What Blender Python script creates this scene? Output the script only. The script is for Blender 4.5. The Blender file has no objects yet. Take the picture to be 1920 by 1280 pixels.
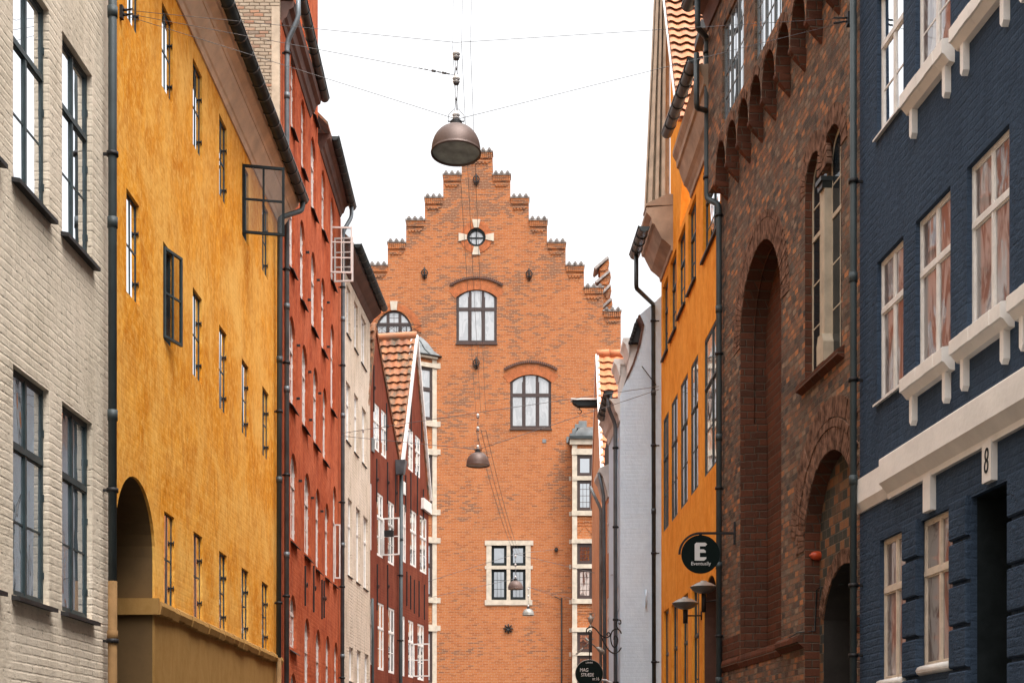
import bpy, bmesh, math, random
from mathutils import Vector, Matrix
from mathutils.geometry import delaunay_2d_cdt
random.seed(7)
R = math.radians
PI = math.pi
sc = bpy.context.scene
COL = sc.collection
# ------------------------------------------------------------------ camera (50 mm lens, level, raised by lens shift)
F = 1920 * 50 / 36.0
CX, HY, CH = 960.0, 1442.0, 1.6
cam = bpy.data.objects.new('camera', bpy.data.cameras.new('camera'))
COL.objects.link(cam)
cam.location = (0, 0, CH)
cam.rotation_euler = (R(90), 0, 0)
cam.data.lens = 50; cam.data.sensor_width = 36
cam.data.shift_y = (HY - 640) / 1920
cam.data.clip_end = 3000
sc.camera = cam

# ------------------------------------------------------------------ node helpers
def new_mat(name):
    m = bpy.data.materials.new(name); m.use_nodes = True
    nt = m.node_tree; nt.nodes.clear()
    out = nt.nodes.new('ShaderNodeOutputMaterial')
    b = nt.nodes.new('ShaderNodeBsdfPrincipled')
    nt.links.new(b.outputs[0], out.inputs[0])
    return m, nt, b, out
class NT:
    def __init__(s, nt): s.nt = nt
    def put(s, sock, v):
        if hasattr(v, 'is_output'): s.nt.links.new(v, sock)
        elif v is not None: sock.default_value = v
    def math(s, op, a, b=None, c=None):
        n = s.nt.nodes.new('ShaderNodeMath'); n.operation = op
        s.put(n.inputs[0], a); s.put(n.inputs[1], b)
        if c is not None: s.put(n.inputs[2], c)
        return n.outputs[0]
    def obj(s):
        n = s.nt.nodes.new('ShaderNodeTexCoord'); return n.outputs['Object']
    def sep(s, v):
        n = s.nt.nodes.new('ShaderNodeSeparateXYZ'); s.put(n.inputs[0], v); return n.outputs
    def comb(s, x, y, z=0.0):
        n = s.nt.nodes.new('ShaderNodeCombineXYZ'); s.put(n.inputs[0], x); s.put(n.inputs[1], y); s.put(n.inputs[2], z); return n.outputs[0]
    def scale(s, v, sc3):
        n = s.nt.nodes.new('ShaderNodeVectorMath'); n.operation = 'MULTIPLY'; s.put(n.inputs[0], v); n.inputs[1].default_value = sc3; return n.outputs[0]
    def noise(s, v, scale, detail=4, rough=.55, dist=0.0):
        n = s.nt.nodes.new('ShaderNodeTexNoise'); s.put(n.inputs['Vector'], v)
        n.inputs['Scale'].default_value = scale; n.inputs['Detail'].default_value = detail
        n.inputs['Roughness'].default_value = rough; n.inputs['Distortion'].default_value = dist
        return n.outputs[0]
    def white(s, v):
        n = s.nt.nodes.new('ShaderNodeTexWhiteNoise'); n.noise_dimensions = '3D'; s.put(n.inputs[0], v); return n.outputs[0]
    def ramp(s, f, stops, interp='LINEAR'):
        n = s.nt.nodes.new('ShaderNodeValToRGB'); s.put(n.inputs[0], f); cr = n.color_ramp; cr.interpolation = interp
        while len(cr.elements) < len(stops): cr.elements.new(.5)
        for e, (p, c) in zip(cr.elements, stops):
            e.position = p; e.color = (c[0], c[1], c[2], 1) if hasattr(c, '__len__') else (c, c, c, 1)
        return n.outputs[0]
    def mix(s, f, a, b, mode='MIX'):
        n = s.nt.nodes.new('ShaderNodeMix'); n.data_type = 'RGBA'; n.blend_type = mode
        s.put(n.inputs[0], f)
        for k, v in ((6, a), (7, b)):
            if hasattr(v, 'is_output'): s.nt.links.new(v, n.inputs[k])
            else: n.inputs[k].default_value = (v[0], v[1], v[2], 1)
        return n.outputs[2]
    def bump(s, h, strength, dist, nrm=None):
        n = s.nt.nodes.new('ShaderNodeBump'); s.put(n.inputs['Height'], h)
        n.inputs['Strength'].default_value = strength; n.inputs['Distance'].default_value = dist
        if nrm is not None: s.nt.links.new(nrm, n.inputs['Normal'])
        return n.outputs[0]
    def bricks(s, W, H, M, wob=.006):
        """returns (mortar mask 1=mortar, per-brick random, second random, object vector)"""
        o = s.obj(); x, y, z = s.sep(o)[:3]
        wn = s.math('SUBTRACT', s.noise(o, 5, 3), .5)
        wn2 = s.math('SUBTRACT', s.noise(s.scale(o, (1, 1, 1.31)), 8.3, 2), .5)
        h = s.math('ADD', s.math('ADD', x, y), s.math('MULTIPLY', wn2, wob * 2))
        v = s.math('ADD', z, s.math('MULTIPLY', wn, wob * 2))
        vr = s.math('DIVIDE', v, H); row = s.math('FLOOR', vr)
        off = s.math('MULTIPLY', s.math('MODULO', s.math('ABSOLUTE', row), 2.0), .5)
        jit = s.math('MULTIPLY', s.white(s.comb(row, 3.3)), .22)
        hr = s.math('ADD', s.math('ADD', s.math('DIVIDE', h, W), off), jit); col = s.math('FLOOR', hr)
        fx = s.math('MULTIPLY', s.math('SUBTRACT', .5, s.math('ABSOLUTE', s.math('SUBTRACT', s.math('FRACT', hr), .5))), W)
        fy = s.math('MULTIPLY', s.math('SUBTRACT', .5, s.math('ABSOLUTE', s.math('SUBTRACT', s.math('FRACT', vr), .5))), H)
        d = s.math('MINIMUM', fx, fy)
        n = s.nt.nodes.new('ShaderNodeMapRange'); n.interpolation_type = 'SMOOTHSTEP'
        s.put(n.inputs[0], d); n.inputs[1].default_value = M * .25; n.inputs[2].default_value = M * .8
        n.inputs[3].default_value = 1; n.inputs[4].default_value = 0
        return n.outputs[0], s.white(s.comb(col, row, 1.7)), s.white(s.comb(col, row, 9.1)), o

MAT = {}
def m_plain(name, col, rough=.6, metal=0.0, var=.25, nscale=6, bump=.15, spec=.4):
    m, nt, b, out = new_mat(name); N = NT(nt)
    o = N.obj(); n = N.noise(o, nscale, 5)
    d = tuple(c * (1 - var) for c in col); l = tuple(min(1, c * (1 + var)) for c in col)
    c = N.ramp(n, [(.3, d), (.7, l)])
    n3 = N.noise(o, nscale * 7, 4)
    c = N.mix(N.math('MULTIPLY', N.ramp(n3, [(.55, 0.), (.75, 1.)]), var), c, tuple(x * .55 for x in col))
    nt.links.new(c, b.inputs['Base Color'])
    b.inputs['Roughness'].default_value = rough; b.inputs['Metallic'].default_value = metal
    b.inputs['Specular IOR Level'].default_value = spec
    if bump: nt.links.new(N.bump(n3, bump, .01), b.inputs['Normal'])
    MAT[name] = m; return m
def m_stucco(name, base, dark, light, streak=.5, bump=.35, rough=.9, pits=.0, ghost=0.0):
    m, nt, b, out = new_mat(name); N = NT(nt); o = N.obj()
    st = N.noise(N.scale(o, (3.2, 3.2, 1.5)), 1.1, 8, .70, .9)
    fine = N.noise(N.scale(o, (7, 7, 5)), 2.4, 6, .7)
    big = N.noise(o, .7, 5, .6, .5)
    c = N.mix(N.ramp(st, [(.36, 0.), (.62, 1.)]), dark, base)
    c = N.mix(N.math('MULTIPLY', N.ramp(big, [(.42, 0.), (.72, 1.)]), streak), c, light)
    c = N.mix(N.math('MULTIPLY', N.ramp(fine, [(.5, 0.), (.7, 1.)]), streak * .7), c, light)
    c = N.mix(N.math('MULTIPLY', N.ramp(N.noise(N.scale(o, (5, 5, 1.6)), 1.6, 5, .7), [(.56, 0.), (.70, 1.)]), .6), c, dark)
    br = N.noise(N.scale(o, (6, 6, 4.6)), 1.6, 6, .66, 1.0)
    c = N.mix(N.math('MULTIPLY', N.ramp(br, [(.50, 0.), (.66, 1.)]), streak * .6), c, light)
    c = N.mix(N.math('MULTIPLY', N.ramp(br, [(.34, 1.), (.46, 0.)]), .45), c, dark)
    if pits:
        p = N.ramp(N.noise(o, 26, 3, .6), [(.66, 0.), (.72, 1.)])
        c = N.mix(N.math('MULTIPLY', p, pits), c, tuple(x * .3 for x in dark))
    nt.links.new(c, b.inputs['Base Color'])
    b.inputs['Roughness'].default_value = rough; b.inputs['Specular IOR Level'].default_value = .04
    h = N.math('ADD', N.math('MULTIPLY', N.noise(o, 45, 5, .6), .35), N.noise(N.scale(o, (1, 1, .8)), 6, 5, .6))
    if ghost:
        mk, r1, r2, _ = N.bricks(.24, .075, .02, .01)
        h = N.math('SUBTRACT', h, N.math('MULTIPLY', mk, ghost))
    nt.links.new(N.bump(h, bump, .03), b.inputs['Normal'])
    MAT[name] = m; return m
def m_paintbrick(name, base, dark, light, W=.24, H=.075, bump=.6, grime=.5, patch=True, rough2=1.2):
    m, nt, b, out = new_mat(name); N = NT(nt)
    mk, r1, r2, o = N.bricks(W, H, .016, .012)
    big = N.noise(o, .8, 6, .6); st = N.noise(N.scale(o, (3, 3, .6)), 1.5, 7, .68)
    c = N.mix(N.ramp(st, [(.34, 0.), (.58, 1.)]), dark, base)
    c = N.mix(N.math('MULTIPLY', N.ramp(big, [(.4, 0.), (.7, 1.)]), .5), c, light)
    c = N.mix(N.math('MULTIPLY', r1, .12), c, dark)
    hole = N.math('MULTIPLY', mk, N.ramp(N.noise(N.scale(o, (1, 1, 2)), 9, 4, .7), [(.55, 0.), (.7, 1.)]))
    c = N.mix(N.math('MULTIPLY', hole, grime), c, tuple(x * .25 for x in dark))
    chip = N.ramp(N.noise(o, 19, 4, .7), [(.68, 0.), (.73, 1.)])
    c = N.mix(N.math('MULTIPLY', chip, grime * .8), c, tuple(x * .35 for x in dark))
    nt.links.new(c, b.inputs['Base Color'])
    b.inputs['Roughness'].default_value = .85; b.inputs['Specular IOR Level'].default_value = .04
    amp = N.ramp(N.noise(o, .9, 3), [(.42, .08), (.62, .8)]) if patch else 1.0
    h = N.math('MULTIPLY', N.math('SUBTRACT', 1.0, mk), amp)
    h = N.math('ADD', h, N.math('MULTIPLY', r2, .35))
    h = N.math('ADD', h, N.math('MULTIPLY', N.noise(N.scale(o, (1, 1, 1.5)), 11, 5, .65), rough2))
    h = N.math('SUBTRACT', h, N.math('MULTIPLY', hole, 1.2))
    nt.links.new(N.bump(h, bump, .012), b.inputs['Normal'])
    MAT[name] = m; return m
def m_brick(name, cols, mortar, W=.24, H=.067, M=.012, soot=None, sootamt=.5, bump=.6, wob=.003, eff=0.0, zsoot=None, mixbig=.4):
    m, nt, b, out = new_mat(name); N = NT(nt)
    mk, r1, r2, o = N.bricks(W, H, M, wob)
    stops = [(i / (len(cols) - 1), c) for i, c in enumerate(cols)]
    c = N.ramp(r1, stops)
    big = N.noise(o, .55, 6, .65, .4)
    c = N.mix(mixbig, c, N.ramp(big, [(.3, tuple(x * .7 for x in cols[len(cols) // 2])), (.7, tuple(x * 1.15 for x in cols[len(cols) // 2]))]), 'MIX')
    c = N.mix(.35, c, N.ramp(N.noise(o, 30, 4, .7), [(.3, .45), (.7, 1.)]), 'MULTIPLY')
    mc = N.mix(N.noise(o, 12, 3), mortar, tuple(x * .6 for x in mortar))
    if soot is not None:
        f = N.math('ADD', N.math('MULTIPLY', r2, .38), N.math('MULTIPLY', N.noise(o, .42, 5, .62), 1.12))
        if zsoot:
            z = N.sep(o)[2]
            mr = nt.nodes.new('ShaderNodeMapRange'); nt.links.new(z, mr.inputs[0])
            mr.inputs[1].default_value = zsoot[0]; mr.inputs[2].default_value = zsoot[1]; mr.inputs[3].default_value = -.12; mr.inputs[4].default_value = .12
            f = N.math('ADD', f, mr.outputs[0])
        c = N.mix(N.math('MULTIPLY', N.ramp(f, [(.84, 0.), (.93, 1.)]), sootamt), c, soot)
    c = N.mix(mk, c, mc)
    if eff:
        c = N.mix(N.math('MULTIPLY', N.ramp(N.noise(o, 2.2, 7, .7), [(.5, 0.), (.75, 1.)]), eff), c, mortar)
    nt.links.new(c, b.inputs['Base Color'])
    b.inputs['Roughness'].default_value = .85; b.inputs['Specular IOR Level'].default_value = .05
    h = N.math('ADD', N.math('SUBTRACT', 1.0, mk), N.math('MULTIPLY', r2, .5))
    h = N.math('ADD', h, N.math('MULTIPLY', N.noise(o, 35, 4, .7), .6))
    nt.links.new(N.bump(h, bump, .01), b.inputs['Normal'])
    MAT[name] = m; return m
def schlick(nt, N):
    ge = nt.nodes.new('ShaderNodeNewGeometry'); d = nt.nodes.new('ShaderNodeVectorMath'); d.operation = 'DOT_PRODUCT'
    nt.links.new(ge.outputs['Incoming'], d.inputs[0]); nt.links.new(ge.outputs['Normal'], d.inputs[1])
    c = N.math('ABSOLUTE', d.outputs['Value'])
    return N.math('ADD', .04, N.math('MULTIPLY', .96, N.math('POWER', N.math('SUBTRACT', 1.0, c), 5.0)))
def m_glass(name, base, refl=.45, wave=.25, curtain_or_shade=None, fm=1.4):
    m, nt, b, out = new_mat(name); N = NT(nt); o = N.obj()
    b.inputs['Roughness'].default_value = .6; b.inputs['Specular IOR Level'].default_value = 0.0
    if curtain_or_shade:
        x = N.sep(o); s = N.noise(N.comb(N.math('MULTIPLY', N.math('ADD', x[0], x[1]), 3.0), 0.0, N.math('MULTIPLY', x[2], .9)), 1.3, 4, .6, 1.5)
        c = N.mix(N.ramp(s, [(.44, 0.), (.54, 1.)]), base, curtain_or_shade); nt.links.new(c, b.inputs['Base Color'])
    else: b.inputs['Base Color'].default_value = (*base, 1)
    g = nt.nodes.new('ShaderNodeBsdfGlossy'); g.inputs['Roughness'].default_value = .02; g.inputs['Color'].default_value = (.95, .97, 1, 1)
    bp = N.bump(N.noise(N.scale(o, (1, 1, .5)), 2.6, 2, .4, .6), wave, .02); nt.links.new(bp, g.inputs['Normal'])
    fr = schlick(nt, N)
    f = N.math('ADD', N.math('MULTIPLY', fr, fm), refl); f = N.math('MINIMUM', f, .93)
    mx = nt.nodes.new('ShaderNodeMixShader'); nt.links.new(f, mx.inputs[0]); nt.links.new(b.outputs[0], mx.inputs[1]); nt.links.new(g.outputs[0], mx.inputs[2])
    nt.links.new(mx.outputs[0], out.inputs[0]); MAT[name] = m; return m
def m_clear(name):
    m, nt, b, out = new_mat(name); N = NT(nt)
    t = nt.nodes.new('ShaderNodeBsdfTransparent'); t.inputs[0].default_value = (.84, .85, .85, 1)
    g = nt.nodes.new('ShaderNodeBsdfGlossy'); g.inputs['Roughness'].default_value = .03
    fr = schlick(nt, N)
    f = N.math('MULTIPLY', fr, .4)
    mx = nt.nodes.new('ShaderNodeMixShader'); nt.links.new(f, mx.inputs[0]); nt.links.new(t.outputs[0], mx.inputs[1]); nt.links.new(g.outputs[0], mx.inputs[2])
    nt.links.new(mx.outputs[0], out.inputs[0]); MAT[name] = m; return m
def m_tile(name, cols, moss, tw, rw, mossamt=.6):
    m, nt, b, out = new_mat(name); N = NT(nt); o = N.obj(); s = N.sep(o)
    c0 = N.math('FLOOR', N.math('DIVIDE', s[0], tw)); r0 = N.math('FLOOR', N.math('DIVIDE', s[1], rw))
    c = N.ramp(N.white(N.comb(c0, r0, .5)), [(i / (len(cols) - 1), q) for i, q in enumerate(cols)])
    c = N.mix(.3, c, N.ramp(N.noise(o, 14, 5, .7), [(.3, .5), (.7, 1.)]), 'MULTIPLY')
    f = N.math('ADD', N.math('MULTIPLY', N.noise(N.scale(o, (2.2, .9, 1)), 1.2, 6, .7), 1.0), N.math('MULTIPLY', N.noise(o, 9, 4, .7), .25))
    c = N.mix(N.math('MULTIPLY', N.ramp(f, [(.56, 0.), (.74, 1.)]), mossamt), c, moss)
    sp = N.ramp(N.noise(o, 22, 3, .6), [(.64, 0.), (.70, 1.)])
    c = N.mix(N.math('MULTIPLY', sp, .6), c, tuple(x * .6 for x in moss))
    nt.links.new(c, b.inputs['Base Color']); b.inputs['Roughness'].default_value = .8
    nt.links.new(N.bump(N.noise(o, 30, 4), .25, .01), b.inputs['Normal']); MAT[name] = m; return m

m_paintbrick('grey_wall', (.73, .61, .47), (.54, .45, .34), (.80, .68, .55), bump=.55, grime=.9, rough2=1.6)
m_stucco('yellow_wall', (.84, .34, .032), (.58, .185, .012), (.93, .53, .14), streak=.85, bump=.3, pits=.25, ghost=.08)
m_stucco('ochre_base', (.38, .21, .07), (.31, .165, .05), (.42, .24, .085), streak=.25, bump=.15)
m_stucco('red_wall', (.46, .100, .037), (.24, .041, .018), (.58, .17, .082), streak=.65, bump=.35, pits=.2, ghost=.2)
m_paintbrick('pale_wall', (.66, .53, .41), (.44, .34, .25), (.76, .64, .54), bump=1.0, grime=1.0)
m_paintbrick('maroon_wall', (.19, .048, .028), (.10, .024, .015), (.29, .09, .052), bump=.5, grime=.4)
m_brick('hall_brick', [(.25, .070, .023), (.41, .115, .034), (.49, .155, .050), (.43, .125, .038), (.51, .19, .070)], (.50, .33, .21), soot=(.15, .075, .05), sootamt=.75, zsoot=(4, 27), bump=.3)
m_brick('gothic_brick', [(.075, .062, .055), (.19, .115, .08), (.34, .150, .08), (.20, .135, .10), (.55, .22, .095), (.13, .10, .085), (.34, .23, .16), (.09, .07, .06), (.26, .125, .08), (.16, .115, .09)], (.33, .26, .19), W=.145, H=.074, M=.010, soot=(.05, .045, .045), sootamt=.6, bump=1.8, wob=.014, eff=.25, mixbig=.12)
m_brick('niche_brick_shaded', [(.055, .030, .022), (.10, .042, .028), (.15, .055, .032), (.07, .038, .028)], (.13, .09, .065), W=.27, H=.10, M=.014, bump=.8, wob=.006)  # dark red-brown masonry, tone also lowered to carry the recess shade
m_brick('chequer_brick', [(.05, .055, .05), (.07, .07, .065), (.08, .075, .06), (.40, .16, .07), (.30, .17, .09)], (.16, .13, .10), W=.16, H=.11, M=.012, bump=.6)
m_brick('chimney_brick', [(.42, .34, .25), (.46, .38, .29), (.40, .31, .22), (.44, .34, .25), (.43, .35, .26), (.42, .34, .25), (.50, .17, .07), (.16, .13, .11)], (.22, .17, .12), W=.17, H=.058, M=.014, bump=1.0, wob=.02, eff=.55)
m_stucco('orange_wall', (.84, .33, .045), (.66, .215, .022), (.90, .43, .09), streak=.5, bump=.15)
m_paintbrick('blue_wall', (.048, .070, .106), (.037, .054, .083), (.060, .086, .128), bump=.6, grime=.1, rough2=4.0)
m_stucco('gable_wall', (.60, .73, .84), (.53, .65, .76), (.68, .79, .88), streak=.35, bump=.35, ghost=.12)
m_stucco('salmon_wall', (.66, .30, .16), (.50, .20, .10), (.74, .42, .26), bump=.15)
m_plain('voussoir', (.17, .092, .062), .9, var=.75, nscale=9, bump=.8, spec=.05)
m_plain('voussoir_hall', (.42, .125, .042), .85, var=.3, nscale=6, bump=.3)
m_plain('pale_trim', (.60, .56, .52), .6, var=.15, nscale=4)
m_plain('white_paint', (.76, .71, .66), .5, var=.12, nscale=9)
m_plain('cream_paint', (.66, .55, .44), .5, var=.15, nscale=9)
m_plain('band_paint', (.84, .78, .72), .6, var=.08, nscale=3, bump=.3)
m_plain('green_frame', (.030, .048, .052), .5, var=.3, nscale=9)
m_plain('dark_frame', (.016, .020, .021), .6, var=.3, spec=.1)
m_plain('brown_frame', (.045, .026, .022), .5, var=.2)
m_plain('pink_white', (.64, .55, .50), .6, var=.15, nscale=12)
m_plain('slate', (.020, .018, .018), .6, var=.3)
m_plain('zinc', (.12, .135, .145), .45, .35, var=.3, nscale=4, bump=.1)
m_plain('dark_zinc', (.040, .046, .046), .4, .4, var=.35, nscale=5, bump=.1)
m_plain('green_pipe', (.040, .052, .054), .55, .0, var=.2, nscale=4, bump=.05)
m_plain('ochre_pipe', (.20, .11, .045), .8, 0, var=.2, spec=.1)
m_plain('lead', (.16, .17, .17), .5, .3, var=.3, nscale=4, bump=.2)
m_plain('eave_wood', (.80, .60, .42), .7, var=.2, nscale=2.5, bump=.2)
m_plain('dark_wood', (.10, .045, .03), .7, var=.3, nscale=3)
m_plain('sandstone', (.52, .44, .345), .85, var=.18, nscale=5, bump=.3)
m_plain('pale_stone', (.46, .37, .27), .85, var=.2, nscale=5, bump=.3)
m_plain('cornice_stone', (.36, .26, .185), .85, var=.25, nscale=3, bump=.3)
m_plain('iron', (.018, .016, .016), .6, .3, var=.3)
m_plain('cap_tile', (.30, .26, .235), .8, var=.4, nscale=7)
m_plain('rust', (.10, .055, .035), .45, .25, var=.25, nscale=5, bump=.05)
m_plain('bronze', (.12, .075, .060), .5, .25, var=.2, nscale=4, bump=.04)
m_plain('porcelain', (.62, .56, .52), .35, var=.1)
m_plain('wire', (.13, .12, .12), .5, .3, var=.1, bump=0)
m_plain('black_sign', (.006, .011, .010), .9, var=.05, bump=0, spec=.08)
m_plain('letter', (.62, .60, .58), .5, var=.02, bump=0)
m_plain('lamp_metal', (.27, .25, .22), .45, .4, var=.25, nscale=8)
m_plain('red_enamel', (.50, .065, .02), .35, var=.15)
m_plain('shadow_room', (.03, .024, .02), .9, var=.2)  # near-black colour painting in the shade of unlit interiors
m_plain('passage_shade', (.13, .072, .025), .9, var=.25, nscale=1.5)  # passage tone kept dark, its lack of light put into the colour
m_plain('diffuser', (.34, .35, .32), .25, var=.35, nscale=7, bump=.1)
m_plain('plaster_soffit', (.62, .48, .36), .8, var=.12)
m_glass('glass', (.012, .016, .02))
m_glass('glass_dark', (.015, .02, .024), .02, .1, fm=.5)
m_glass('glass_mirror', (.03, .035, .04), .66, .12)
m_glass('glass_curtain', (.05, .05, .05), .22, .2, (.55, .52, .48))
m_glass('glass_low', (.10, .13, .15), .22, .25, (.16, .20, .22))
m_glass('glass_wavy', (.17, .13, .112), .05, .12, (.38, .345, .32), fm=1.25)  # brown base and pale pattern paint in facade reflections as well as curtains
m_glass('glass_white', (.28, .28, .28), .12, .08, (.36, .355, .35))
m_clear('clear_glass')
m_tile('old_tile', [(.30, .095, .035), (.42, .14, .048), (.24, .085, .04), (.44, .18, .07)], (.08, .07, .045), .22, .30, 1.0)
m_tile('new_tile', [(.50, .18, .075), (.56, .22, .10), (.46, .16, .07), (.52, .20, .085)], (.26, .18, .12), .22, .22, .6)
m_tile('bright_tile', [(.58, .19, .075), (.62, .22, .09), (.54, .17, .065)], (.3, .12, .06), .22, .22, .2)
m_tile('slate_tile', [(.03, .03, .03), (.05, .05, .055)], (.02, .02, .02), .22, .22, .2)

# ------------------------------------------------------------------ tagging
def tag(o, label=None, cat=None, group=None, kind=None):
    if label: o['label'] = label
    if cat: o['category'] = cat
    if group: o['group'] = group
    if kind: o['kind'] = kind
    return o
def thing(name, label, cat, mw=None, group=None):
    o = bpy.data.objects.new(name, None); COL.objects.link(o)
    o.empty_display_size = .3
    if mw is not None: o.matrix_world = mw
    return tag(o, label, cat, group)

def adopt(h, parent, pm, hm):
    for ch in list(h.children):
        ml = ch.matrix_basis.copy(); ch.parent = parent; ch.matrix_basis = pm.inverted() @ hm @ ml
    bpy.data.objects.remove(h)

# ------------------------------------------------------------------ mesh building
class MB:
    def __init__(s): s.v = []; s.f = []; s.sm = []
    def face(s, pts, smooth=False):
        b = len(s.v); s.v += [tuple(p) for p in pts]; s.f.append(tuple(range(b, b + len(pts)))); s.sm.append(smooth)
    def hexa(s, p):
        b = len(s.v); s.v += [tuple(q) for q in p]
        for f in ((0, 3, 2, 1), (4, 5, 6, 7), (0, 1, 5, 4), (1, 2, 6, 5), (2, 3, 7, 6), (3, 0, 4, 7)):
            s.f.append(tuple(b + i for i in f)); s.sm.append(False)
    def box(s, x0, x1, y0, y1, z0, z1):
        s.hexa([(x0, y0, z0), (x1, y0, z0), (x1, y1, z0), (x0, y1, z0), (x0, y0, z1), (x1, y0, z1), (x1, y1, z1), (x0, y1, z1)])
    def loft(s, A, B, caps=True, smooth=False, closed=True):
        b = len(s.v); n = len(A); s.v += [tuple(p) for p in A] + [tuple(p) for p in B]
        for i in range(n if closed else n - 1):
            j = (i + 1) % n; s.f.append((b + i, b + j, b + n + j, b + n + i)); s.sm.append(smooth)
        if caps:
            s.f.append(tuple(b + i for i in range(n))[::-1]); s.sm.append(False)
            s.f.append(tuple(b + n + i for i in range(n))); s.sm.append(False)
    def tube(s, pts, r, n=8, caps=True):
        pts = [Vector(p) for p in pts]; rings = []
        rr = r if hasattr(r, '__len__') else [r] * len(pts)
        ref = None
        for i, p in enumerate(pts):
            t = (pts[min(i + 1, len(pts) - 1)] - pts[max(i - 1, 0)]).normalized()
            if ref is None:
                ref = Vector((0, 0, 1)) if abs(t.z) < .9 else Vector((1, 0, 0))
            a = (ref - t * ref.dot(t)).normalized(); c = t.cross(a); ref = a
            rings.append([p + (a * math.cos(2 * PI * k / n) + c * math.sin(2 * PI * k / n)) * rr[i] for k in range(n)])
        b = len(s.v)
        for g in rings: s.v += [tuple(q) for q in g]
        for i in range(len(rings) - 1):
            for k in range(n):
                k2 = (k + 1) % n
                s.f.append((b + i * n + k, b + i * n + k2, b + (i + 1) * n + k2, b + (i + 1) * n + k)); s.sm.append(True)
        if caps:
            s.f.append(tuple(b + k for k in range(n))[::-1]); s.sm.append(False)
            s.f.append(tuple(b + (len(rings) - 1) * n + k for k in range(n))); s.sm.append(False)
    def lathe(s, prof, c=(0, 0, 0), n=28, smooth=True):
        b = len(s.v); c = Vector(c)
        for r, z in prof:
            for k in range(n):
                a = 2 * PI * k / n; s.v.append((c.x + r * math.cos(a), c.y + r * math.sin(a), c.z + z))
        for i in range(len(prof) - 1):
            for k in range(n):
                k2 = (k + 1) % n
                s.f.append((b + i * n + k, b + i * n + k2, b + (i + 1) * n + k2, b + (i + 1) * n + k)); s.sm.append(smooth)
    def build(s, name, mat, parent=None, mw=None, merge=True):
        me = bpy.data.meshes.new(name); me.from_pydata(s.v, [], s.f)
        me.polygons.foreach_set('use_smooth', s.sm)
        me.materials.append(MAT[mat] if isinstance(mat, str) else mat)
        bm = bmesh.new(); bm.from_mesh(me)
        if merge:
            bmesh.ops.remove_doubles(bm, verts=bm.verts, dist=1e-5)
            bmesh.ops.recalc_face_normals(bm, faces=bm.faces); bm.to_mesh(me); bm.free()
        o = bpy.data.objects.new(name, me); COL.objects.link(o)
        if parent is not None: o.parent = parent
        if mw is not None:
            if parent is not None: o.matrix_local = mw
            else: o.matrix_world = mw
        return o

def inside(pt, poly):
    x, y = pt; c = False; n = len(poly)
    for i in range(n):
        x1, y1 = poly[i]; x2, y2 = poly[(i + 1) % n]
        if (y1 > y) != (y2 > y) and x < (x2 - x1) * (y - y1) / (y2 - y1) + x1: c = not c
    return c
def fill(outer, holes):
    vs = []; es = []
    for poly in [outer] + holes:
        b = len(vs); vs += [Vector(p) for p in poly]; n = len(poly)
        es += [(b + i, b + (i + 1) % n) for i in range(n)]
    ov, oe, of, *_ = delaunay_2d_cdt(vs, es, [], 0, 1e-6)
    res = []
    for f in of:
        cx = sum(ov[i].x for i in f) / len(f); cy = sum(ov[i].y for i in f) / len(f)
        if inside((cx, cy), outer) and not any(inside((cx, cy), h) for h in holes):
            res.append([(ov[i].x, ov[i].y) for i in f])
    return res
def arch(u0, u1, z0, zs, rise, n=14):
    """polygon: bottom z0, springing zs, arch of given rise"""
    c = (u0 + u1) / 2; r = (u1 - u0) / 2
    p = [(u0, z0), (u1, z0)]
    for i in range(n + 1):
        a = PI * i / n; p.append((c + r * math.cos(a), zs + rise * math.sin(a)))
    return p
def seg_arch(u0, u1, z0, zs, rise, n=10):
    c = (u0 + u1) / 2; h = (u1 - u0) / 2; rad = (h * h + rise * rise) / (2 * rise); cz = zs + rise - rad
    a0 = math.asin(h / rad); p = [(u0, z0), (u1, z0)]
    for i in range(n + 1):
        a = a0 - 2 * a0 * i / n; p.append((c + rad * math.sin(a), cz + rad * math.cos(a)))
    return p
def rect(u0, u1, z0, z1): return [(u0, z0), (u1, z0), (u1, z1), (u0, z1)]

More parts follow.
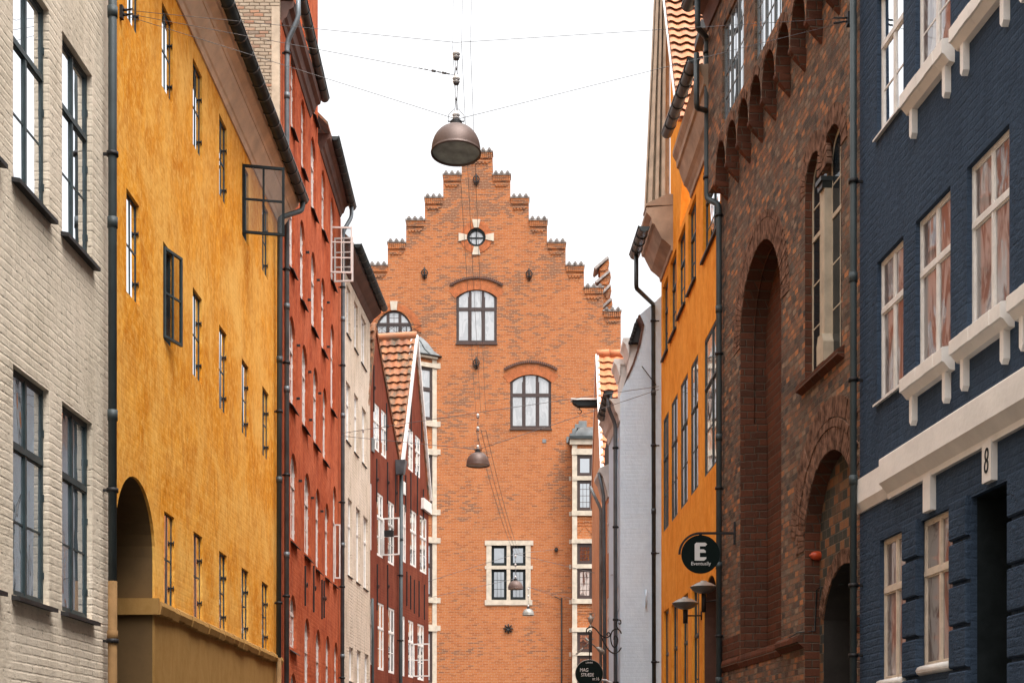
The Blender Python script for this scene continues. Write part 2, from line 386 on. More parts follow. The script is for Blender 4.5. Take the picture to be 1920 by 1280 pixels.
class Fac:
    """vertical wall plane; local x runs along it, z up, w = outward offset towards the street"""
    def __init__(s, ox, oy, dx, dy, so):
        l = math.hypot(dx, dy); s.O = (ox, oy); s.D = (dx / l, dy / l); s.N = (-dy / l, dx / l); s.so = so
        s.mw = Matrix(((s.D[0], s.N[0], 0, ox), (s.D[1], s.N[1], 0, oy), (0, 0, 1, 0), (0, 0, 0, 1)))
        s.inv = s.mw.inverted()
    def solve(s, px, w=0.0):
        a = (px - CX) / F
        rx = s.O[0] + w * s.so * s.N[0]; ry = s.O[1] + w * s.so * s.N[1]
        # t*a - u*Dx = rx ; t - u*Dy = ry
        det = a * (-s.D[1]) + s.D[0]
        t = (rx * (-s.D[1]) + s.D[0] * ry) / det
        u = (a * ry - rx) / det
        return u, t
    def u(s, px, w=0.0): return s.solve(px, w)[0]
    def z(s, px, py, w=0.0): return CH + s.solve(px, w)[1] * (HY - py) / F
    def uz(s, px, py, w=0.0):
        u, t = s.solve(px, w); return u, CH + t * (HY - py) / F
    def L(s, u, w, z): return Vector((u, s.so * w, z))
    def world(s, u, w, z): return s.mw @ s.L(u, w, z)
    def box(s, mb, u0, u1, w0, w1, z0, z1): mb.box(u0, u1, s.so * w0, s.so * w1, z0, z1)
    def prism(s, mb, poly, w0, w1):
        for t in fill(poly, []):
            mb.face([s.L(u, w1, z) for u, z in t]); mb.face([s.L(u, w0, z) for u, z in t][::-1])
        n = len(poly)
        for i in range(n):
            a, b = poly[i], poly[(i + 1) % n]
            mb.face([s.L(a[0], w0, a[1]), s.L(b[0], w0, b[1]), s.L(b[0], w1, b[1]), s.L(a[0], w1, a[1])])
    def ring(s, mb, A, B, w0, w1):
        n = len(A)
        for i in range(n):
            j = (i + 1) % n
            a, b, c, d = A[i], A[j], B[j], B[i]
            mb.face([s.L(p[0], w1, p[1]) for p in (a, b, c, d)])
            mb.face([s.L(p[0], w0, p[1]) for p in (a, b, c, d)][::-1])
            mb.face([s.L(a[0], w0, a[1]), s.L(b[0], w0, b[1]), s.L(b[0], w1, b[1]), s.L(a[0], w1, a[1])])
            mb.face([s.L(d[0], w1, d[1]), s.L(c[0], w1, c[1]), s.L(c[0], w0, c[1]), s.L(d[0], w0, d[1])])
    def wall(s, mb, outer, holes, depth=6.0, w=0.0, back=True):
        """holes: list of (poly, reveal)"""
        for t in fill(outer, [h for h, r in holes]): mb.face([s.L(u, w, z) for u, z in t])
        for h, r in holes:
            n = len(h)
            for i in range(n):
                a, b = h[i], h[(i + 1) % n]
                mb.face([s.L(a[0], w, a[1]), s.L(b[0], w, b[1]), s.L(b[0], w - r, b[1]), s.L(a[0], w - r, a[1])])
        n = len(outer)
        for i in range(n):
            a, b = outer[i], outer[(i + 1) % n]
            mb.face([s.L(a[0], w, a[1]), s.L(b[0], w, b[1]), s.L(b[0], w - depth, b[1]), s.L(a[0], w - depth, a[1])])
        if back:
            for t in fill(outer, []): mb.face([s.L(u, w - depth, z) for u, z in t])
    def profile(s, mb, prof, ua, ub, dza=0.0, dzb=0.0):
        mb.loft([s.L(ua, w, z + dza) for w, z in prof], [s.L(ub, w, z + dzb) for w, z in prof])
    def tube(s, mb, pts, r, n=8): mb.tube([s.L(*p) for p in pts], r, n)

def gutter(fac, parent, ua, ub, w, za, zb, r=.075, mat='dark_zinc', step=.45, cap=True):
    mb = MB(); n = 9
    def ringpts(u, z, rad):
        o = [fac.L(u, w + rad * math.cos(PI + PI * k / n), z + rad * math.sin(PI + PI * k / n)) for k in range(n + 1)]
        i = [fac.L(u, w + (rad - .012) * math.cos(2 * PI - PI * k / n), z + (rad - .012) * math.sin(2 * PI - PI * k / n)) for k in range(n + 1)]
        return o + i
    mb.loft(ringpts(ua, za, r), ringpts(ub, zb, r), smooth=True)
    k = int(abs(ub - ua) / step)
    for i in range(1, k + 1):
        u = ua + (ub - ua) * i / (k + 1); z = za + (zb - za) * i / (k + 1)
        mb.loft(ringpts(u - .018, z, r + .012), ringpts(u + .018, z, r + .012))
    fac.tube(mb, [(ua, w + r, za), (ub, w + r, zb)], .014, 6)
    if cap:
        for u, z in ((ua, za), (ub, zb)):
            mb.face([fac.L(u, w + r * math.cos(PI + PI * k / n), z + r * math.sin(PI + PI * k / n)) for k in range(n + 1)])
    return mb.build('gutter', mat, parent)
def pipe(fac, parent, pts, r=.04, mat='green_pipe', collars=(), brackets=(), name='downpipe'):
    """pts (u,w,z)"""
    mb = MB()
    P = [Vector(p) for p in pts]; Q = [P[0]]
    for i in range(1, len(P) - 1):
        a = (P[i - 1] - P[i]); b = (P[i + 1] - P[i]); k = min(.07, a.length * .4, b.length * .4)
        Q += [P[i] + a.normalized() * k, P[i] + (a.normalized() + b.normalized()) * k * .25, P[i] + b.normalized() * k]
    Q.append(P[-1])
    fac.tube(mb, Q, r, 12)
    def at_z(z):
        for a, b in zip(P, P[1:]):
            if (a.z - z) * (b.z - z) <= 0 and abs(a.z - b.z) > .2:
                t = (a.z - z) / (a.z - b.z); return a.lerp(b, t)
        return P[-1]
    for z in collars:
        p = at_z(z); fac.tube(mb, [(p.x, p.y, z - .05), (p.x, p.y, z + .05)], r + .008, 12)
    o = mb.build(name, mat, parent)
    for z in brackets:
        b = MB(); p = at_z(z)
        fac.tube(b, [(p.x, p.y, z - .02), (p.x, p.y, z + .02)], r + .016, 12)
        fac.box(b, p.x - .012, p.x + .012, 0.0, p.y, z - .012, z + .012)
        fac.box(b, p.x + r * .9, p.x + r + .05, p.y - .01, p.y + .01, z - .02, z + .02)
        b.build('bracket', 'iron', o)
    return o

def window(fac, parent, u0, u1, z0, z1, inset=.06, mat='green_frame', glass='glass', shape=None, rise=0.0, cols=2, transom=.36,
           low=1, up=0, ft=.045, bt=.022, sill=None, w=0.0, hinges=False, name='window', sash=.014, skip=None, tilt=.003, vb=0, dd=None):
    """frame part with pane / sill / hinge sub-parts"""
    W0 = w - inset
    def outline(m):
        if shape == 'round':
            zs = z1 - rise; k = (rise - m) if rise > m else rise
            return arch(u0 + m, u1 - m, z0 + m, zs, max(k, .02))
        if shape == 'seg': return seg_arch(u0 + m, u1 - m, z0 + m, z1 - rise - m * .3, rise)
        return rect(u0 + m, u1 - m, z0 + m, z1 - m)
    def top(u):
        if shape in ('round', 'seg'):
            pl = outline(ft * .6)[2:]
            for a, b in zip(pl, pl[1:]):
                if (a[0] - u) * (b[0] - u) <= 0 and abs(a[0] - b[0]) > 1e-9:
                    return a[1] + (b[1] - a[1]) * (u - a[0]) / (b[0] - a[0])
        return z1 - ft * .8
    mb = MB()
    fac.ring(mb, outline(-.012), outline(ft), W0 - .07, W0)
    gd = .016 if dd is None else dd
    zt = z1 - (z1 - z0) * transom if transom else None
    us = [u0 + (u1 - u0) * i / cols for i in range(cols + 1)]
    for i in range(1, cols):
        fac.box(mb, us[i] - bt * 1.1, us[i] + bt * 1.1, W0 - .06, W0 + .002, z0 + ft * .6, top(us[i]))
    if zt:
        fac.box(mb, u0 + ft * .5, u1 - ft * .5, W0 - .06, W0 + .008, zt - bt * 1.3, zt + bt * 1.3)
    # sashes
    cells = []
    for i in range(cols):
        a = us[i] + (ft if i == 0 else bt * 1.1); b = us[i + 1] - (ft if i == cols - 1 else bt * 1.1)
        if zt:
            cells.append((a, b, z0 + ft, zt - bt * 1.3, low)); cells.append((a, b, zt + bt * 1.3, None, up))
        else: cells.append((a, b, z0 + ft, None, low))
    for a, b, c, d, nb in cells:
        q = sash
        if d is None:
            d = min(top(a + .01), top(b - .01), z1 - ft)
            if shape == 'round': d = max(d, c + .02)
        fac.box(mb, a, a + q, W0 - .05, W0 - .005, c, d); fac.box(mb, b - q, b, W0 - .05, W0 - .005, c, d)
        fac.box(mb, a + q, b - q, W0 - .05, W0 - .005, c, c + q * 1.5)
        if shape is None: fac.box(mb, a + q, b - q, W0 - .05, W0 - .005, d - q, d)
        for k in range(1, nb + 1):
            zz = c + (d - c) * k / (nb + 1); fac.box(mb, a + q, b - q, W0 - .045, W0 - gd + .006, zz - .009, zz + .009)
        for k in range(1, vb + 1):
            uu = a + (b - a) * k / (vb + 1); fac.box(mb, uu - .008, uu + .008, W0 - .045, W0 - gd + .005, c + q, d - q)
    fr = mb.build(name, mat, parent)
    g = MB(); pl = outline(ft * .4)
    j = [random.uniform(-tilt, tilt) for _ in range(2)]
    cu, cz = (u0 + u1) / 2, (z0 + z1) / 2
    if glass:
        for t in fill(pl, []):
            g.face([fac.L(u, W0 - gd + j[0] * (u - cu) / (u1 - u0) * 2 + j[1] * (z - cz) / (z1 - z0) * 2, z) for u, z in t])
        g.build('pane', glass, fr)
    if sill:
        s = MB(); ov = sill.get('over', .04); pj = sill.get('proj', .07); th = sill.get('th', .02); dr = sill.get('drop', .03)
        ua, ub = u0 - ov, u1 + ov
        s.hexa([fac.L(ua, W0 - .02, z0 - th), fac.L(ub, W0 - .02, z0 - th), fac.L(ub, w + pj, z0 - th - dr), fac.L(ua, w + pj, z0 - th - dr),
                fac.L(ua, W0 - .02, z0 + .004), fac.L(ub, W0 - .02, z0 + .004), fac.L(ub, w + pj, z0 - dr), fac.L(ua, w + pj, z0 - dr)])
        s.build('sill', sill.get('mat', 'slate'), fr)
    if hinges:
        uf = u1 if fac.so < 0 else u0
        e = -1 if fac.so < 0 else 1
        for zz in (z0 + (z1 - z0) * .14, z0 + (z1 - z0) * .5, z0 + (z1 - z0) * .8) if (z1 - z0) > 1.2 else (z0 + (z1 - z0) * .2, z0 + (z1 - z0) * .75):
            h = MB(); fac.box(h, uf + e * .0, uf + e * .02, W0, W0 + .008, zz - .03, zz + .03)
            h.build('hinge', mat, fr)
    return fr
def liner(fac, parent, poly, w0, w1, name, mat, off=.004):
    cu = sum(p[0] for p in poly) / len(poly); cz = sum(p[1] for p in poly) / len(poly); mb = MB(); n = len(poly)
    q = [(u + (cu - u) / max(abs(cu - u), .3) * off, z + (cz - z) / max(abs(cz - z), .3) * off) for u, z in poly]
    for i in range(n):
        a, b = q[i], q[(i + 1) % n]
        mb.face([fac.L(a[0], w1, a[1]), fac.L(b[0], w1, b[1]), fac.L(b[0], w0, b[1]), fac.L(a[0], w0, a[1])])
    return mb.build(name, mat, parent)
def casement(fac, parent, uh, w0, z0, z1, width, ang, mat, cols=2, rows=2, t=.035, dep=.03, glass='clear_glass', bar=.012):
    """an open sash hinged at uh; ang measured from outward normal towards +u"""
    du, dw = math.sin(ang), math.cos(ang)
    nu, nw = math.cos(ang), -math.sin(ang)
    def P(x, d, z): return fac.L(uh + du * x + nu * d, w0 + dw * x + nw * d, z)
    def bx(mb, x0, x1, a, b, d=dep):
        mb.hexa([P(x0, -d / 2, a), P(x1, -d / 2, a), P(x1, d / 2, a), P(x0, d / 2, a), P(x0, -d / 2, b), P(x1, -d / 2, b), P(x1, d / 2, b), P(x0, d / 2, b)])
    mb = MB()
    bx(mb, 0, t, z0, z1); bx(mb, width - t, width, z0, z1); bx(mb, t, width - t, z0, z0 + t); bx(mb, t, width - t, z1 - t, z1)
    for i in range(1, cols):
        x = width * i / cols; bx(mb, x - bar, x + bar, z0 + t, z1 - t, dep * .7)
    for i in range(1, rows):
        z = z0 + (z1 - z0) * i / rows; bx(mb, t, width - t, z - bar, z + bar, dep * .6)
    c = mb.build('open_casement', mat, parent)
    if glass:
        g = MB(); bx(g, t * .6, width - t * .6, z0 + t * .6, z1 - t * .6, .004); g.build('casement_pane', glass, parent)
    return c
def anchor(fac, parent, u, z, h=.5, w=0.0, curl=True):
    mb = MB()
    fac.box(mb, u - .014, u + .014, w, w + .03, z - h / 2, z + h / 2)
    if curl:
        pts = [(u + .07 * math.cos(a) * (1 - a / 9) + .0, w + .05, z + .07 * math.sin(a) * (1 - a / 9)) for a in [i * .5 for i in range(12)]]
        fac.tube(mb, pts, .009, 5)
    return mb.build('wall_anchor', 'iron', parent)
def voussoirs(fac, parent, c, zs, r0, r1, a0, a1, n, w, mat='voussoir', squash=1.0, name='arch_ring', th=.02):
    mb = MB()
    for i in range(n):
        b0 = a0 + (a1 - a0) * (i + .09) / n; b1 = a0 + (a1 - a0) * (i + .91) / n
        dw = random.uniform(0, .008)
        pl = [(c + r0 * math.cos(b0), zs + r0 * squash * math.sin(b0)), (c + r1 * math.cos(b0), zs + r1 * squash * math.sin(b0)),
              (c + r1 * math.cos(b1), zs + r1 * squash * math.sin(b1)), (c + r0 * math.cos(b1), zs + r0 * squash * math.sin(b1))]
        mb.loft([fac.L(u, w - .05, z) for u, z in pl], [fac.L(u, w + th * .3 + dw, z) for u, z in pl])
    return mb.build(name, mat, parent)
def pantiles(name, parent, fac_or_none, P0, sdir, tdir, S, T, mat, tw=.22, rw=.30, amp=.032, lip=.03, clip=None):
    """tiled roof slab: P0 = top corner, sdir along the ridge, tdir down the slope (world vectors)"""
    sdir = Vector(sdir).normalized(); tdir = Vector(tdir).normalized(); n = sdir.cross(tdir).normalized()
    if n.z < 0: n = -n
    flip = sdir.cross(tdir).dot(n) < 0
    M = Matrix((( sdir.x, tdir.x, n.x, P0[0]), (sdir.y, tdir.y, n.y, P0[1]), (sdir.z, tdir.z, n.z, P0[2]), (0, 0, 0, 1)))
    mb = MB(); k = 6; ns = max(1, int(S / tw * k)); rows = int(T / rw)
    def h(s):
        ph = (s / tw) % 1.0
        return amp * (math.cos(2 * PI * (ph - .25)) if ph < .75 else -math.cos(2 * PI * (ph - .25)) * .0 + math.cos(2 * PI * (ph - .25)))
    for r in range(rows):
        t0 = r * rw; t1 = (r + 1) * rw + .03
        jit = [random.uniform(-.005, .005) for _ in range(int(S / tw) + 2)]
        up = []; lo = []; lb = []
        for i in range(ns + 1):
            s = S * i / ns; z = h(s); q = jit[int(s / tw)]
            up.append((s, t0, z * .9 - .004)); lo.append((s, t1 + q, z + lip)); lb.append((s, t1 + q - .01, z + lip - .012))
        b0 = len(mb.v); mb.v += up + lo
        for i in range(ns):
            mb.f.append((b0 + i, b0 + i + 1, b0 + ns + 2 + i, b0 + ns + 1 + i)); mb.sm.append(True)
            mb.face([lo[i], lo[i + 1], lb[i + 1], lb[i]])
        for e in (0, ns): mb.face([up[e], lo[e], lb[e]])
    mb.box(0, S, 0, rows * rw, -amp - .05, -amp * .9 - .006)
    me = mb
    pm = parent.matrix_world.inverted() if parent is not None else Matrix()
    o = me.build(name, mat, parent, pm @ M, merge=False)
    return o
# ================================================================== facade planes (each starts where its neighbour ends)
def line(x0, y0, vp):  # direction through vanishing point vp
    return (x0, y0, (vp - CX) / F, 1.0)
gX, gD = -3.98, 12.6
Grey = Fac(*line(gX, gD, 1030), -1)
uE = Grey.u(205); q = Grey.world(uE, 0, 0); Yel = Fac(*line(q.x, q.y, 988), -1)
uE2 = Yel.u(526); q = Yel.world(uE2, 0, 0); Red = Fac(*line(q.x, q.y, 950), -1)
uE3 = Red.u(639); q = Red.world(uE3, 0, 0); Pal = Fac(*line(q.x, q.y, 1098), -1)
uE4 = Pal.u(694); q = Pal.world(uE4, 0, 0); MaA = Fac(*line(q.x, q.y, 1380), -1)
uE5 = MaA.u(748); q = MaA.world(uE5, 0, 0); MaB = Fac(*line(q.x, q.y, 1436), -1)
uE6 = MaB.u(803.5)
Blu = Fac(*line(3.733, 13.6, 745), 1)
bE = Blu.u(1612); q = Blu.world(bE, 0, 0); Got = Fac(*line(q.x, q.y, 725), 1)
gE = Got.u(1352); q = Got.world(gE, 0, 0); Ora = Fac(*line(q.x, q.y, 905), 1)
oE = Ora.u(1240)

def slab_roof(fac, parent, ua, ub, w, z, back=5.0, rise=4.5, mat='old_tile'):
    mb = MB()
    mb.hexa([fac.L(ua, w, z), fac.L(ub, w, z), fac.L(ub, w - back, z + rise), fac.L(ua, w - back, z + rise),
             fac.L(ua, w, z + .06), fac.L(ub, w, z + .06), fac.L(ub, w - back, z + rise + .06), fac.L(ua, w - back, z + rise + .06)])
    return mb.build('roof', mat, parent)

# ------------------------------------------------------------------ grey painted-brick house (left edge)
T = thing('grey_house', 'pale grey painted brick house with tall dark green windows at the left edge', 'building', Grey.mw)
g = Grey; holes = []; wins = []
pitch = g.u(116.5) - g.u(24.5)
zA0, zA1 = g.z(116.5, 434), g.z(116.5, 57); zB0, zB1 = g.z(115, 1143), g.z(115, 750)
for r, (z0, z1) in enumerate(((zA0, zA1), (zB0, zB1))):
    for k, (xl, xr) in enumerate(((116.5, 173), (24.5, 92))):
        wins.append((g.u(xl), g.u(xr), z0, z1, r))
    w_ = g.u(173) - g.u(116.5)
    for kk in (1, 2, 3): wins.append((g.u(24.5) - pitch * kk, g.u(24.5) - pitch * kk + w_, z0, z1, r))
for a, b, c, d, r in wins: holes.append((rect(a, b, c, d), .16))
mb = MB(); g.wall(mb, rect(-32, uE, 0, 13.6), holes, 7); mb.build('wall', 'grey_wall', T)
for a, b, c, d, r in wins:
    window(g, T, a, b, c, d, .05, 'green_frame', 'glass_mirror' if r == 0 else 'glass_low', transom=.34, low=1, ft=.035, bt=.018, sash=.014, hinges=True,
           sill=dict(mat='slate', proj=.07, th=.035, drop=.02, over=.035))
slab_roof(g, T, -32, uE, .3, 13.6)

# ------------------------------------------------------------------ yellow house
T = thing('yellow_house', 'long yellow ochre plastered house with small green windows and deep wooden eave', 'building', Yel.mw)
g = Yel; holes = []; wins = []
r0 = g.z(411, 212), g.z(411, 364); r1 = g.z(411, 607.5), g.z(411, 764); r2 = g.z(411, 1032), g.z(411, 1182)
T0 = [(238.5, 261, None, 33), (303.5, 324, 2, 160), (361.7, 379, 108, 270), (411, 425.5, 212, 364), (454, 466, 303, 440), (491.5, 503, None, 505)]
T1 = [(237, 261, 352, 546), (306, 325, 452, 634), (361.5, 378.5, 537.5, 701), (411, 425, 607.5, 764), (453.5, 466, 671, 810), (492, 504, 722.5, 852)]
T2 = [(308, 327, 957, 1131), (363, 379.5, 995, 1157), (411, 425, 1032, 1182), (453, 466, 1062.5, 1201), (491, 503, 1088.7, 1215)]
for rr, tb in enumerate((T0, T1, T2)):
    for k, (xl, xr, yt, yb) in enumerate(tb):
        zb = g.z(xl, yb); zt = g.z(xl, yt) if yt is not None else zb + (r0[0] - r0[1])
        wins.append((g.u(xl), g.u(xr), zb, zt, rr, k)); holes.append((rect(g.u(xl), g.u(xr), zb, zt), .13))
zL = 3.42; zT = 10.58
ga, gb = g.u(216), g.u(291); gr = (gb - ga) / 2; gzs = g.z(291, 1045)
gap = g.z(251, 892)
up = [(0, zL), (ga, zL)] + [(p[0], p[1]) for p in arch(ga, gb, zL, gzs, gap - gzs, 18)[2:]][::-1] + [(gb, zL), (uE2, zL), (uE2, zT), (0, zT)]
mb = MB(); g.wall(mb, up, holes, 7, back=False)
mb.build('wall', 'yellow_wall', T)
mb = MB(); g.wall(mb, [(0, 0), (ga, 0), (ga, zL), (0, zL)], [], 7, w=-.01, back=False)
mb.build('plinth', 'ochre_base', T)
mb = MB(); g.wall(mb, [(gb, 0), (uE2, 0), (uE2, zL), (gb, zL)], [], 7, w=-.01, back=False)
mb.build('plinth', 'ochre_base', T)
mb = MB(); g.prism(mb, rect(ga - .1, gb + .1, 0, gap + .1), -3.2, -3.1); mb.build('gateway', 'passage_shade', T)
liner(g, T, [(gb, 0), (gb, zL)] + [(p[0], p[1]) for p in arch(ga, gb, zL, gzs, gap - gzs, 18)[2:]] + [(ga, 0)], -3.1, -.03, 'gateway_shade_lining', 'passage_shade')  # dark sheet over the passage walls paints in their shade
mb = MB()
n = 26
for i in range(n):   # worn plaster ledge: short lengths that do not quite line up
    a = gb + (uE2 - gb) * i / n; b = gb + (uE2 - gb) * (i + 1) / n
    d1 = random.uniform(-.012, .012); h = random.uniform(-.02, .02)
    g.profile(mb, [(-.012, zL - .10 + h), (.045 + d1, zL - .09 + h), (.065 + d1, zL - .02), (.05 + d1, zL + .03), (-.012, zL + .07 + h * .5)], a + .001, b - .001)
g.box(mb, gb - .06, gb, -3.0, .05, zL - .12, zL + .06)
mb.build('ledge', 'ochre_base', T)
for a, b, c, d, r, k in wins:
    gl = 'glass_mirror' if (r == 0 or (r == 1 and k in (0, 2))) else 'glass'
    op = (r == 0 and k == 4) or (r == 1 and k == 1)
    f = window(g, T, a, b, c, d, .032, 'green_frame', None if op else gl, transom=None, cols=1 if op else 2, low=0 if op else 1, ft=.024, bt=.006, sash=.004, dd=.006)
    if op:
        mb = MB(); g.prism(mb, rect(a - .02, b + .02, c - .02, d + .02), -.35, -.33); mb.build('curtain_or_shade', 'shadow_room', f)  # dark sheet put behind the open window as the unlit room's shade
        if r == 0: casement(g, f, a + .02, 0.0, c + .03, d - .03, .60, R(13), 'dark_frame', t=.038, bar=.015)
        else: casement(g, f, a + .02, 0.0, c + .02, d - .05, .40, R(74), 'green_frame', t=.03)
    else:
        for zz in (c + (d - c) * .22, c + (d - c) * .72):
            hb = MB(); g.box(hb, b - .03, b - .003, -.05, -.012, zz - .008, zz + .008); g.tube(hb, [(b - .010, -.008, zz - .035), (b - .010, -.008, zz + .025)], .006, 6)
            hb.build('hinge', 'iron', f)
cor = [(-.3, zT - .02), (.02, zT - .02), (.05, zT + .03), (.07, zT + .05), (.17, zT + .20), (.19, zT + .25), (.20, zT + .25), (.22, zT + .29), (.30, zT + .37), (.31, zT + .42), (.34, zT + .44), (-.3, zT + .44)]
mb = MB(); g.profile(mb, cor, -.0, uE2); mb.build('eave_cornice', 'eave_wood', T)
gutter(g, T, -.0, uE2 - .02, .385, zT + .52, zT + .46, .085, 'dark_zinc', .42)
slab_roof(g, T, 0, uE2, .33, zT + .5, 6, 5.5)
# downpipes
uP = g.u(211, .09)
pz = g.z(213, 1090, .09)
pipe(g, T, [(uP + .0, .09, 12.5), (uP, .09, pz)], .042, 'green_pipe', collars=[g.z(213, 420, .09), g.z(213, 780, .09), g.z(216, 32, .09)], brackets=[g.z(213, 292, .09), g.z(213, 920, .09)])
pipe(g, T, [(uP, .09, pz), (uP, .09, 0.1)], .045, 'ochre_pipe', collars=[g.z(208, 1190, .09)], brackets=[g.z(208, 1200, .09)])
uq = g.u(522.5, .07); uo = uE2 - .12
pz2 = g.z(523, 1233, .07)
pipe(g, T, [(uo, .385, zT + .42), (uo, .385, zT + .25), (uq, .09, zT - .05), (uq, .07, pz2)], .042, 'green_pipe', collars=[g.z(523, 675, .07), g.z(523, 900, .07)], brackets=[g.z(523, 772, .07), g.z(523, 1130, .07)])
pipe(g, T, [(uq, .07, pz2), (uq, .07, 0.1)], .044, 'ochre_pipe')

# ------------------------------------------------------------------ red house
T = thing('red_house', 'tall red plastered house with narrow arched windows, white frames and two gutters', 'building', Red.mw)
g = Red
C1 = [(543, 552, 340, 494), (541.8, 553.8, 594, 748), (544.7, 557, 850, 1007), (543.3, 555.5, 1114.7, 1211), (544, 556, 1261, 1400)]
C0 = [(545, 553, 105, 232)]
C2 = [(564.8, 572.5, 189, 308), (562.7, 571.8, 414, 553.5), (566.2, 576.5, 647, 790), (570.8, 582.2, 887, 1034), (571.3, 580.8, 1158, 1330)]
C3 = [(583, 592, 259, 383), (583.5, 592.5, 473.7, 605), (587.3, 596.3, 689.4, 823.4), (592, 600.2, 916, 1060), (592.3, 601.4, 1179, 1340)]
C4 = [(603, 610.7, 321, 424), (602.5, 610, 522, 647), (605.2, 613, 727.7, 855), (609.5, 617.4, 943, 1076), (610.9, 618.6, 1191, 1340)]
C5 = [(619.8, 627.5, 373, 518.5), (620, 627, 608.6, 760.7), (624.5, 631, 911, 1089), (627, 633.5, 1203, 1345)]
CT = [(586.5, 594, 60, 207)]
holes = []; wins = []
for tb in (C0, C1, C2, C3, C4, C5, CT):
    for xl, xr, yt, yb in tb:
        a, b = g.u(xl), g.u(xr); c = g.z(xl, yb); d = g.z((xl + xr) / 2, yt); r = (b - a) / 2
        wins.append((a, b, c, d, r, xl)); holes.append((arch(a, b, c, d - r, r), .12))
zE = 14.05; uA = g.u(580); uB = g.u(596)
out = [(0, 0), (uE3, 0), (uE3, zE), (uB, zE), (uB, 17.5), (uA, 17.5), (uA, zE), (0, zE)]
mb = MB(); g.wall(mb, out, holes, 6.5); mb.build('wall', 'red_wall', T)
for a, b, c, d, r, xl in wins:
    f = window(g, T, a, b, c, d, .05, 'pink_white', 'glass', shape='round', rise=r, cols=2, transom=.36, low=1, ft=.045, bt=.02, sash=.02, hinges=True,
               sill=dict(mat='slate', proj=.075, th=.012, drop=.10, over=.02))
    if abs(xl - 619.8) < .1:
        casement(g, f, a + .02, .0, g.z(xl, 511, .0), g.z(xl, 424, .0), .46, R(3), 'pink_white', cols=2, rows=3)
        casement(g, f, b - .08, .0, g.z(627, 530, .0), g.z(627, 447, .0), .42, R(-6), 'pink_white', cols=2, rows=3)
    if abs(xl - 624.5) < .1:
        casement(g, f, a + .25, .0, g.z(629, 1086, .0), g.z(627, 982, .0), .13, R(10), 'pink_white', cols=1, rows=1, t=.03)
# gable wall above the yellow roof
zr = 14.4
mb = MB()
pl = [(0.0, 9.8), (6.0, 9.8), (6.0, 20.5), (0.35, zr + .45), (0.0, zr + .1)]
mb.loft([(-.10, y, z) for y, z in pl], [(-.012, y, z) for y, z in pl])
gw = mb.build('side_gable', 'chimney_brick', T)
mb = MB(); mb.box(-.115, -.100, -.002, .13, 9.8, zr - .2); mb.build('corner_plaster', 'pale_stone', T)
for ua, ub, za, zb in ((.10, g.u(608, .26), 14.72, 14.45), (g.u(626.5, .26), uE3 - .05, 14.42, 14.30)):
    mb = MB(); g.profile(mb, [(-.2, zE - .02), (.02, zE - .02), (.05, zE + .05), (.09, zE + .08), (.13, zE + .2), (.20, zE + .24), (.22, zE + .34), (-.2, zE + .34)], ua - .02 if ua < 1 else ua - .2, ub - .1)
    mb.build('eave', 'dark_wood', T)
    gutter(g, T, ua, ub, .27, za, zb, .085, 'dark_zinc', .4)
slab_roof(g, T, 0, uA, .2, zE + .36, 5, 5); slab_roof(g, T, uB, uE3, .2, zE + .36, 5, 5)
up_ = g.u(537, .07); 
pipe(g, T, [(.16, .27, 14.62), (.16, .27, 14.15), (up_ , .08, 13.75), (up_, .07, .1)], .042, 'zinc', brackets=[g.z(537, y, .07) for y in (100, 505, 680, 890, 1117)], collars=[g.z(537, y, .07) for y in (180, 575, 730, 1040)])
pipe(g, T, [(uE3 - .25, .27, 14.25), (uE3 - .25, .27, 14.0), (g.u(641.5, .08), .10, 13.6), (g.u(641.5, .08), .08, .1)], .045, 'zinc', brackets=[g.z(642, y, .08) for y in (540, 686, 942, 1100, 1270)], collars=[g.z(642, y, .08) for y in (600, 780, 1022, 1230)])
for px, ya, yb in ((571, 1060, 1135), (587, 1060, 1147), (602.5, 1086, 1160), (606.5, 1088, 1158)):
    z1, z0 = g.z(px, ya), g.z(px, yb); anchor(g, T, g.u(px), (z0 + z1) / 2, z1 - z0)
for px, py in ((556.5, 647.5), (556, 747), (578, 697), (579.5, 787), (597, 737), (560, 901), (583, 933), (601, 958), (613, 650), (574, 473), (594, 525), (613, 567), (577, 562)):
    mb = MB(); u, z = g.uz(px, py); g.box(mb, u - .02, u + .02, 0, .06, z - .02, z + .02); mb.build('shutter_hook', 'iron', T)

# ------------------------------------------------------------------ pale house
T = thing('pale_house', 'narrow pale painted brick house with grey white windows between red and maroon houses', 'building', Pal.mw)
g = Pal; holes = []; wins = []
TB = [(649.5, 657, 500, 622), (664, 671, 538, 650), (677, 686.5, 574, 677), (648.7, 657, 711.7, 822.6), (664.1, 671.5, 735, 845), (678.8, 686.5, 760.7, 864.7),
      (652.1, 660, 931.7, 1076), (667.6, 675, 949, 1088), (681.3, 689.5, 965, 1099.5), (654.7, 662, 1211, 1275), (669.3, 676.5, 1217, 1281), (683.9, 691, 1224, 1286)]
for k, (xl, xr, yt, yb) in enumerate(TB):
    a, b = g.u(xl), g.u(xr); c = g.z(xl, yb); d = g.z(xl, yt)
    d = min(d, 12.85)
    wins.append((a, b, c, d)); holes.append((rect(a, b, c, d), .1))
zP = 13.08
mb = MB(); g.wall(mb, rect(0.0, uE4, 0, zP), holes, 9.0); mb.build('wall', 'pale_wall', T)
for a, b, c, d in wins:
    window(g, T, a, b, c, d, .05, 'white_paint', 'glass', transom=.34 if d - c > 1.2 else None, low=1, ft=.035, bt=.016, sill=dict(mat='slate', proj=.03, th=.02, drop=.02, over=.02))
